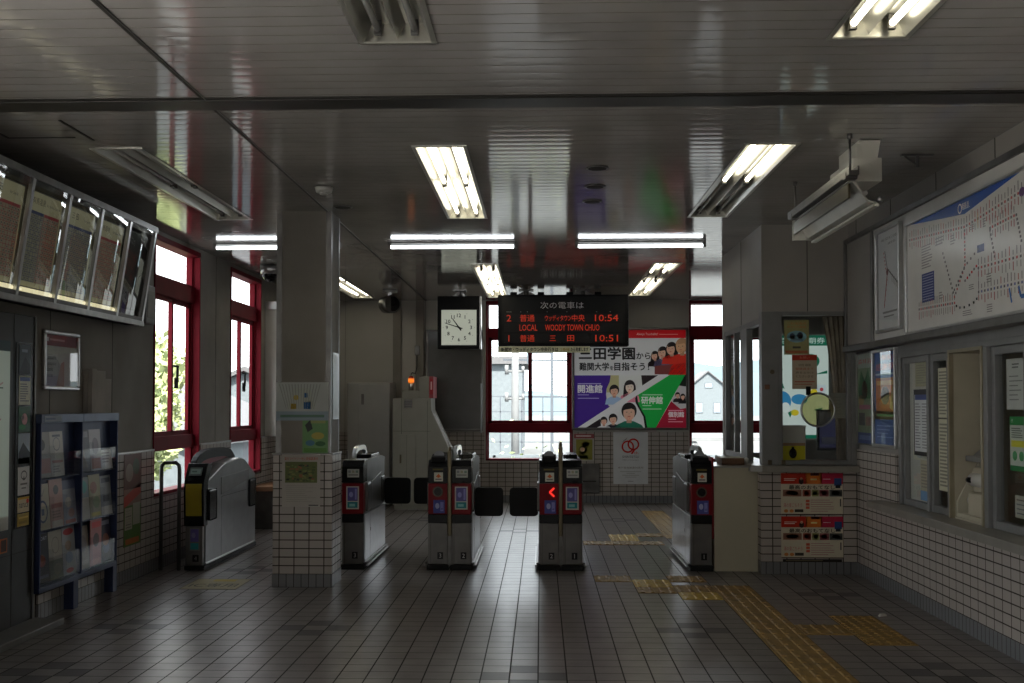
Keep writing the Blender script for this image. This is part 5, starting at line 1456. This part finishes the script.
sg = [[('r', 0, .90, 1, 1, gg), ('r', 0, 0, 1, .035, gg)], [('t', '定期券', .72, .95, .06, gw, .45), ('t', '案内', .25, .95, .06, gw, .3), ('e', .70, .75, .15, .07, gg), ('p', [(.0, .68), (.22, .66), (.18, .76), (.0, .80)], gg), ('p', [(.05, .53), (.25, .48), (.2, .56)], gg), ('p', [(.75, .62), (.98, .63), (.98, .66)], gg), ('p', [(.3, .25), (.4, .28), (.34, .2)], gg), ('p', [(.75, .28), (.9, .3), (.82, .24)], gg),
      ('e', .20, .36, .16, .10, (60, 140, 190)), ('e', .50, .38, .14, .05, (60, 140, 190)), ('e', .42, .25, .07, .03, (214, 196, 50)), ('e', .75, .45, .06, .03, (214, 196, 50)), ('e', .62, .66, .05, .04, (214, 196, 50)), ('p', [(.80, .52), (.96, .52), (.95, .44), (.88, .41), (.81, .44)], (200, 214, 220)), ('p', [(.70, .58), (.80, .6), (.76, .54)], (70, 140, 180))],
      [('e', .26, .30, .08, .05, (226, 238, 236)), ('t', '駅', .70, .75, .09, gw, .16), ('e', .88, .475, .03, .018, (190, 60, 70))]]
p = art('lit_sign', 'S', (2.67, YBOOTH2 - .012, 1.632), .60, 1.065, sg, gw, .03, None, .3, sl, litink)
tag(p, 'bright green-edged lit sign deep inside the ticket booth', 'sign')
b = MB()
pts = []
for i in range(33):
    u = i / 32
    pts.append((2.50 + .155 * u, 9.60 + .018 * math.sin(u * PI * 9)))
ot = pts + [(x, y + .006) for x, y in pts[::-1]]
rings = []
for z in (.95, 1.3, 1.7, 2.0, 2.22):
    k = (z - .95) / 1.27
    rings.append([b.bm.verts.new((2.655 - (2.655 - x) * (.55 + .75 * k * k) , y, z)) for x, y in ot])
for q, w_ in zip(rings, rings[1:]):
    for i in range(len(ot)):
        f = b.bm.faces.new([q[i], q[(i + 1) % len(ot)], w_[(i + 1) % len(ot)], w_[i]]); f.smooth = True
b.bm.faces.new(rings[0][::-1]); b.bm.faces.new(rings[-1])
bmesh.ops.recalc_face_normals(b.bm, faces=b.bm.faces[:])
tag(obj('curtain', b, M['curtain']), 'drawn-back brown curtain inside the booth window', 'curtain')
t = thing('donation_box', 'white plastic box with a yellow label behind the booth glass', 'box', (2.205, 9.75, .931))
b = MB(); b.box(-.115, .115, -.09, .09, 0, .325, 0, .015); b.box(-.118, .118, -.093, .093, .315, .335, 0, .008); obj('box', b, M['white'], t)
art('label', 'S', (0, -.0915, .10), .215, .165, [[('r', 0, .85, 1, 1, (150, 120, 96)), ('e', .5, .45, .16, .26, (56, 60, 62)), ('e', .5, .45, .11, .18, (110, 112, 112)), ('r', .45, .66, .55, .8, (56, 60, 62))]], (216, 178, 40), .001, t)
b = MB(); b.box(2.24, 2.54, 9.50, 9.575, .9305, .972, 0, .006); b.box(2.26, 2.52, 9.515, 9.56, .972, .973, 1)
tag(obj('coin_tray', b, [mat('red_brown_tray', (.24, .07, .035), .4), M['wood']]), 'red-brown tray on the counter inside the booth window', 'tray')
b = MB(); b.box(2.1, 4.2, 9.93, 10.8, .70, .74, 0, .004)
for x in (2.14, 4.1):
    for y in (9.97, 10.74): b.box(x, x + .04, y, y + .04, 0, .70)
tag(obj('office_desk', b, M['grey_frame']), 'grey desk inside the dark ticket booth', 'desk')
t = thing('computer_monitor', 'monitor with a bluish screen inside the ticket booth', 'monitor', (2.80, 10.30, .742))
b = MB(); b.box(-.22, .22, 0, .05, .28, .66, 0, .008); b.cyl((0, .03, .0), (0, .03, .30), .025, 12); b.box(-.12, .12, -.06, .12, 0, .015, 0, .004); obj('body', b, M['black'], t)
art('screen', 'S', (0, -.002, .47), .40, .33, [[('r', .05, .1, .55, .3, (130, 136, 170)), ('r', .6, .1, .95, .8, (40, 48, 110))]], (64, 70, 120), .002, t, .2, glow('screen_blue', lin((70, 74, 120)), .12, (.1, .1, .2)))
p = art('paper_sheet', 'S', (2.58, 9.575, 1.44), .13, .22, [lines(.1, .9, .1, .9, 6, (120, 120, 118), 4, .2)], (132, 132, 128), .002)
tag(p, 'plain grey sheet hanging against the curtain in the booth', 'paper')
b = MB(); b.cyl((0, 0, 0), (0, -.006, 0), .02, 16); b.cyl((.0, -.006, 0), (0, -.010, 0), .012, 12)
tag(obj('call_button', b, [M['bronze']], loc=(1.985, YBOOTH - .021, 1.73)), 'small round brass button on the grey booth corner post', 'button')
b = MB(); b.box(-.022, .022, -.012, 0, -.02, .02, 0, .003)
tag(obj('switch_plate', b, M['wood'], loc=(1.94, YBOOTH - .021, 1.60)), 'small brown switch plate on the grey booth corner post', 'switch')
for x, lab in ((1.96, 'small square brass plate at the foot of the corner post, further from the window'), (2.075, 'small square brass plate at the foot of the booth window frame')):
    b = MB(); b.box(-.018, .018, -.010, 0, 0, .04, 0, .003)
    tag(obj('brass_plate', b, M['bronze'], loc=(x, YBOOTH - .021, .934)), lab, 'plate')
def omote():
    b0_ = [('r', 0, .74, .42, 1, (156, 40, 24)), ('r', .40, .74, .66, 1, (190, 104, 40)), ('r', .64, .74, 1, 1, (158, 36, 60)), ('r', .48, .94, .62, 1, (76, 56, 110)), ('r', 0, 0, 1, .02, (60, 40, 40))]
    f = []
    for u, w_, c in ((.03, .30, (120, 84, 70)), (.35, .13, (140, 70, 60)), (.50, .11, (120, 120, 76)), (.62, .15, (130, 74, 80)), (.78, .21, (64, 66, 66))):
        f.append(('r', u, .44, u + w_, .60, c))
        f.append(('e', u + w_ * .5, .52, w_ * .36, .055, tuple(min(255, int(x * 1.4)) for x in c)))
    f += [('t', '最高のおもてなし', .5, .66, .10, (60, 54, 46), .74, .02), ('e', .33, .80, .04, .07, (50, 34, 30)), ('e', .33, .86, .022, .035, (180, 140, 116)), ('r', .86, .70, .98, .88, (40, 62, 110)), ('r', .88, .64, .96, .72, (30, 36, 44)),
          ('t', '湯の里ごちそう', .19, .23, .10, (158, 80, 88), .30), ('r', .22, .06, .36, .13, (50, 46, 40)), ('e', .08, .09, .035, .04, (170, 110, 60)), ('e', .17, .09, .035, .04, (170, 110, 60)), ('r', .40, .30, .46, .36, (170, 80, 60)), ('r', .40, .22, .46, .28, (170, 80, 60)), ('r', .40, .14, .46, .20, (170, 80, 60)), ('r', .95, .2, .97, .38, (60, 60, 60)),
          ('r', .05, .82, .22, .84, (210, 170, 160)), ('r', .05, .86, .25, .875, (210, 170, 160)), ('r', .48, .83, .58, .87, (220, 180, 120)), ('r', .68, .85, .8, .865, (210, 160, 170))]
    f += lines(.48, .92, .06, .38, 6, (150, 110, 110), 3, .3)
    return [b0_, f]
for z, lab in ((.685, 'upper of the two identical red-topped food posters on the booth tiles'), (.315, 'lower of the two identical red-topped food posters on the booth tiles')):
    p = art('food_poster', 'S', (2.316, YBOOTH - .019, z), .525, .355, omote(), (170, 164, 146), .003)
    tag(p, lab, 'poster', 'red-topped food posters')
p = art('poster_strip', 'S', (2.316, YBOOTH - .019, .118), .50, .022, [lines(.05, .95, .2, .8, 1, (100, 90, 70), 3)], (36, 32, 28), .002)
tag(p, 'thin dark strip along the bottom of the lower food poster', 'label strip')

# ------------------------------------------------------------------ hanging lamp trough by the maps
t = thing('lamp_trough', 'hanging reflector lamp on rods, angled towards the fare map', 'lamp', (1.77, 6.28, ZC))
b = MB(); b.box(-.03, .03, -.08, 1.45, -.25, -.225, 0, .003); b.box(-.03, -.02, -.08, 1.45, -.225, -.20); b.box(.02, .03, -.08, 1.45, -.225, -.20); obj('rail', b, M['dark_steel'], t)
for y in (0, 1.35):
    b = MB(); b.cyl((0, y, -.225), (0, y, -.0005), .007, 8); b.cyl((0, y, -.03), (0, y, 0), .016, 10); b.box(-.035, .035, y - .03, y + .03, -.265, -.225, 0, .004); obj('hanger_rod', b, M['dark_steel'], t)
b = MB()
pr = [(.0, -.27), (.02, -.27), (.10, -.385), (.16, -.40), (.16, -.392), (.105, -.375), (.03, -.262), (.0, -.262)]
b.prism('y', pr, .02, 1.42, 0); b.box(-.004, .16, 1.414, 1.42, -.40, -.262)
obj('reflector', b, mat('brushed_reflector', (.50, .49, .45), .3, .6), t)
b = MB(); b.prism('y', [(.0, -.275), (.015, -.275), (.015, -.36), (.0, -.36)], .05, 1.40, 0, .002); obj('brown_strip', b, M['bronze'], t)
b = MB(); b.box(.13, .165, 0.0, 1.44, -.416, -.400, 0, .003); obj('lower_lip', b, M['lamp_white'], t)
b = MB(); b.cyl((.11, .08, -.325), (.11, 1.36, -.325), .014, 12); obj('tube', b, M['tube_off'], t)
b = MB()
for q in (.02, .12):
    b.sphere((.175, q, -.375), .018, 10, 8)
obj('clip', b, M['steel'], t)
t = thing('ballast_box', 'white metal box bracketed to the ceiling beside the hanging lamp trough', 'box', (1.91, 6.42, ZC))
b = MB(); b.box(-.085, .085, 0, .50, -.245, -.105, 0, .006); obj('box', b, M['lamp_white'], t)
b = MB(); b.box(-.045, .045, .06, .44, -.106, -.0005)
b.quad([(-.045, -.004, -.0005), (.075, -.004, -.0005), (.045, -.004, -.175), (.0, -.004, -.175)][::-1]); b.quad([(-.045, -.010, -.0005), (.075, -.010, -.0005), (.045, -.010, -.175), (.0, -.010, -.175)][::-1])
b.box(-.045, .075, -.010, .06, -.006, -.0005)
b.cyl((.022, -.016, -.145), (.022, -.010, -.145), .012, 12)
obj('bracket', b, M['lamp_white'], t)
b = MB(); b.box(-.10, .10, -.015, .015, -.014, -.0005, 0, .002); b.bar((-.08, 0, -.012), (.0, 0, -.07), .008, .012); b.box(-.012, .008, -.008, .008, -.085, -.012, 0, .002)
tag(obj('ceiling_bracket', b, M['dark_steel'], loc=(2.33, 6.80, ZC)), 'small dark hook bracket on the ceiling above the fare map', 'bracket')

# ------------------------------------------------------------------ outside the windows
ZG = -1.3
b = MB(); b.quad([(-150, YB + .3, ZG), (150, YB + .3, ZG), (150, 500, ZG), (-150, 500, ZG)]); b.quad([(-150, -60, ZG - .01), (XL - .3, -60, ZG - .01), (XL - .3, YB + .3, ZG - .01), (-150, YB + .3, ZG - .01)])
struct('ground_outside', b, M['ground'])
b = MB()
r = random.Random(5)
for ring, (dist, hh) in enumerate(((330, 15), (430, 26))):
    prev = None
    for i in range(61):
        x = -260 + 520 * i / 60
        h = hh * (.55 + .3 * math.sin(i * .35 + ring) + .15 * math.sin(i * .9 + 2 * ring)) + r.uniform(-.4, .4)
        cur = [b.bm.verts.new((x, dist - 60, ZG)), b.bm.verts.new((x, dist - 20, ZG + h * .7)), b.bm.verts.new((x, dist, ZG + h)), b.bm.verts.new((x, dist + 60, ZG))]
        if prev:
            for k in range(3):
                b.bm.faces.new([prev[k], cur[k], cur[k + 1], prev[k + 1]]).smooth = True
        prev = cur
struct('hills', b, M['hill'])
t = thing('utility_pole', 'thick pale concrete pole with insulators outside the back window', 'utility pole', (-.66, 28., ZG))
b = MB(); b.cyl((0, 0, 0), (0, 0, 5.6), .11, 18, 0, .085); obj('pole', b, M['pole'], t)
b = MB()
for z in (2.9, 3.6):
    b.cyl((-.22, 0, z), (.22, 0, z), .03, 10); b.cyl((-.22, 0, z - .08), (-.22, 0, z + .16), .05, 10); b.cyl((.20, 0, z - .03), (.20, 0, z + .13), .04, 10)
obj('insulator', b, M['pole'], t)
b = MB()
for z in (1.3, 2.95, 3.9): b.bar((-.3, 0, z), (3.2, 1.2, z), .05, .05)
obj('cross_arm', b, M['pale_metal'], t)
t = thing('catenary_mast', 'slim grey railway mast outside the back window', 'mast', (.36, 36., ZG))
b = MB(); b.box(-.05, .05, -.05, .05, 0, 4.5); b.box(-.8, .05, -.04, .04, 4.42, 4.5); b.box(-.82, -.78, -.03, .03, 4.1, 4.5); obj('mast', b, M['pale_metal'], t)
b = MB()
for z in (1.5, 2.0, 2.5, 3.0): b.box(-2.2, 1.6, -.02, .02, z, z + .03)
for x in (-1.7, -1.0, -.3, .6, 1.3): b.box(x - .02, x + .02, -.02, .02, .6, 3.0)
obj('crossbar', b, M['pale_metal'], t)
t = thing('lattice_fence', 'pale fence rails with posts outside the lower back window pane', 'fence', (.1, 20.5, ZG))
b = MB()
for z in (1.55, 1.75): b.box(-3, 7, -.03, .03, z, z + .06)
b.box(-3, 7, -.05, .05, 1.0, 1.12)
obj('rail', b, M['pale_wall'], t)
for i in range(11):
    b = MB(); b.box(-3 + i, -2.95 + i, -.03, .03, 0, 1.8); obj('post', b, M['pale_metal'], t)
t = thing('footbridge', 'pale truss footbridge crossing behind the right end of the back windows', 'bridge', (5., 30., ZG))
b = MB()
for z in (.9, 1.75): b.box(-2.5, 6, -.08, .08, z, z + .1)
for i in range(8):
    x = -2.4 + i * 1.05
    b.bar((x, 0, .95), (x + .52, 0, 1.78), .07, .07); b.bar((x + .52, 0, 1.78), (x + 1.05, 0, .95), .07, .07)
obj('truss', b, M['pole'], t)
b = MB(); b.box(-2.2, -2.0, -.2, .2, 0, .9); b.box(5.5, 5.7, -.2, .2, 0, .9); obj('pier', b, M['pole'], t)
def house(name, label, x, y, w, d, h, rh, wins, wm='pale_wall', gable=True, cat='house'):
    t = thing(name, label, cat, (x, y, ZG))
    b = MB(); b.prism('y', [(-w / 2, 0), (w / 2, 0), (w / 2, h), (0, h + (rh if gable else 0)), (-w / 2, h)], 0, d); obj('wall', b, M[wm], t)
    if gable:
        b = MB()
        for s in (-1, 1):
            b.prism('y', [(s * (w / 2 + .3), h - .3 * rh / (w / 2) + .02), (0, h + rh + .02), (0, h + rh + .2), (s * (w / 2 + .3), h + .2 - .3 * rh / (w / 2))], -.3, d + .3)
    else:
        b = MB(); b.box(-w / 2 - .3, w / 2 + .3, -.3, d + .3, h, h + rh)
    obj('roof', b, M['roof'], t)
    for u, z, ww, hh_ in wins:
        b = MB(); b.box(u - ww / 2, u + ww / 2, -.06, .02, z, z + hh_); f = obj('window', b, M['pale_metal'], t)
        b = MB(); b.box(u - ww / 2 + .08, u + ww / 2 - .08, -.07, -.06, z + .08, z + hh_ - .08); obj('pane', b, mat('far_glass', (.2, .24, .28), .1), f)
    return t
house('gable_house', 'pale gabled house seen through the window beside the booth', 22.8, 150., 4.4, 8., 5.4, 1.8, [(0.1, 5.0, 1.1, .7), (-1.2, 1.6, 1., 1.4), (1.2, 1.6, 1., 1.4)])
house('apartment_block', 'long pale building on the far side beyond the pole', -6.5, 58., 11., 10., 4.9, .4, [(-3, 3.2, 1.4, 1.0), (0, 3.2, 1.4, 1.0), (3, 3.2, 1.4, 1.0), (-3, 1.2, 1.4, 1.0), (0, 1.2, 1.4, 1.0), (3, 1.2, 1.4, 1.0)], gable=False, cat='building')
house('side_house', 'low pale house with a grey roof outside the first red window', -9.6, 22., 5., 9., 2.0, 1.1, [(.9, .5, 1.5, 1.1), (-1.2, .5, 1.2, 1.1)])
house('side_house', 'low pale house with a grey roof outside the second red window', -12.0, 44., 6., 9., 2.7, 1.4, [(1.2, .9, 1.5, 1.1), (-1.2, .9, 1.2, 1.1)])
def tree(label, x, y, h, rad, n, seed):
    t = thing('tree', label, 'tree', (x, y, ZG), 'trees outside the left windows')
    rr = random.Random(seed)
    b = MB(); b.cyl((0, 0, 0), (.05, 0, h * .6), .11, 10, 0, .06)
    for k in range(7):
        a = rr.uniform(0, 6.28); b.cyl((0.03, 0, h * rr.uniform(.3, .55)), (rad * .7 * math.cos(a), rad * .7 * math.sin(a), h * rr.uniform(.6, .85)), .04, 6, 0, .015)
    obj('trunk', b, M['bark'], t)
    b = MB()
    cl = [(Vector((rr.uniform(-1, 1) * rad * .7, rr.uniform(-1, 1) * rad * .7, h * rr.uniform(.42, .95))), rad * rr.uniform(.25, .5)) for _ in range(26)]
    for i in range(n):
        c, q = rr.choice(cl)
        d = Vector((rr.gauss(0, 1), rr.gauss(0, 1), rr.gauss(0, 1))).normalized() * q * rr.uniform(.5, 1)
        p = c + d
        u = Vector((rr.gauss(0, 1), rr.gauss(0, 1), rr.gauss(0, 1))).normalized(); v = u.orthogonal().normalized()
        s = rr.uniform(.05, .11)
        b.quad([p, p + u * s + v * s * .5, p + u * 2 * s, p + u * s - v * s * .5])
    obj('foliage', b, M['foliage'], t)
tree('loose green tree nearer the first red window', -6.9, 17.2, 4.1, 1.25, 5000, 1)
tree('loose green tree further out beyond the first red window', -12.9, 36.5, 4.4, 1.6, 4500, 2)
b = MB()
r = random.Random(8)
for i in range(800):
    p = Vector((r.uniform(-.9, 1.6), 18.2 + r.uniform(0, .8), ZG + abs(r.gauss(0, .7)) + .5))
    u = Vector((r.gauss(0, 1), r.gauss(0, 1), r.gauss(0, 1))).normalized(); v = u.orthogonal().normalized()
    s = r.uniform(.03, .07)
    b.quad([p, p + u * s + v * s * .5, p + u * 2 * s, p + u * s - v * s * .5])
tag(obj('shrub_leaves', b, M['foliage']), 'pale leafy shrubs outside the bottom pane of the back window', 'shrubs', kind='stuff')

# ------------------------------------------------------------------ daylight and camera
wd = bpy.data.worlds.new('overcast_sky')
S.world = wd
wd.use_nodes = True
nt = wd.node_tree
bg = nt.nodes['Background']
tcn = nt.nodes.new('ShaderNodeTexCoord')
nz = nt.nodes.new('ShaderNodeTexNoise'); nz.inputs['Scale'].default_value = 2.5; nz.inputs['Detail'].default_value = 5
nt.links.new(tcn.outputs['Generated'], nz.inputs['Vector'])
cr = nt.nodes.new('ShaderNodeValToRGB')
cr.color_ramp.elements[0].position = .3; cr.color_ramp.elements[0].color = (.84, .93, 1., 1)
cr.color_ramp.elements[1].position = .75; cr.color_ramp.elements[1].color = (1., 1., 1., 1)
nt.links.new(nz.outputs['Fac'], cr.inputs['Fac'])
nt.links.new(cr.outputs['Color'], bg.inputs['Color'])
bg.inputs['Strength'].default_value = 4.5

sun = bpy.data.lights.new('sun', 'SUN')
sun.energy = 22.; sun.angle = math.radians(3); sun.color = (1., .95, .86)
so = bpy.data.objects.new('sun', sun)
COL.objects.link(so)
so.rotation_euler = Vector((-.10, .62, -.78)).to_track_quat('-Z', 'Y').to_euler()

cam = bpy.data.cameras.new('camera')
cam.sensor_width = 36.
cam.lens = 1092. / 1024. * 36.
cam.shift_x = .00707
cam.shift_y = .03174
cam.clip_start = .05; cam.clip_end = 1500
co = bpy.data.objects.new('camera', cam)
COL.objects.link(co)
co.location = (0, 0, 1.45)
co.rotation_euler = (PI / 2 + math.radians(1.6), 0, math.radians(1.9))
S.camera = co
S.view_settings.view_transform = 'Standard'
S.view_settings.look = 'None'
S.view_settings.exposure = 0.
S.view_settings.gamma = 1.
S.view_settings.use_curve_mapping = False
S.cycles.use_denoising = True
S.cycles.max_bounces = 10
S.cycles.diffuse_bounces = 5
S.cycles.transparent_max_bounces = 16
S.cycles.caustics_reflective = False
S.cycles.caustics_refractive = False
S.cycles.sample_clamp_indirect = 4.
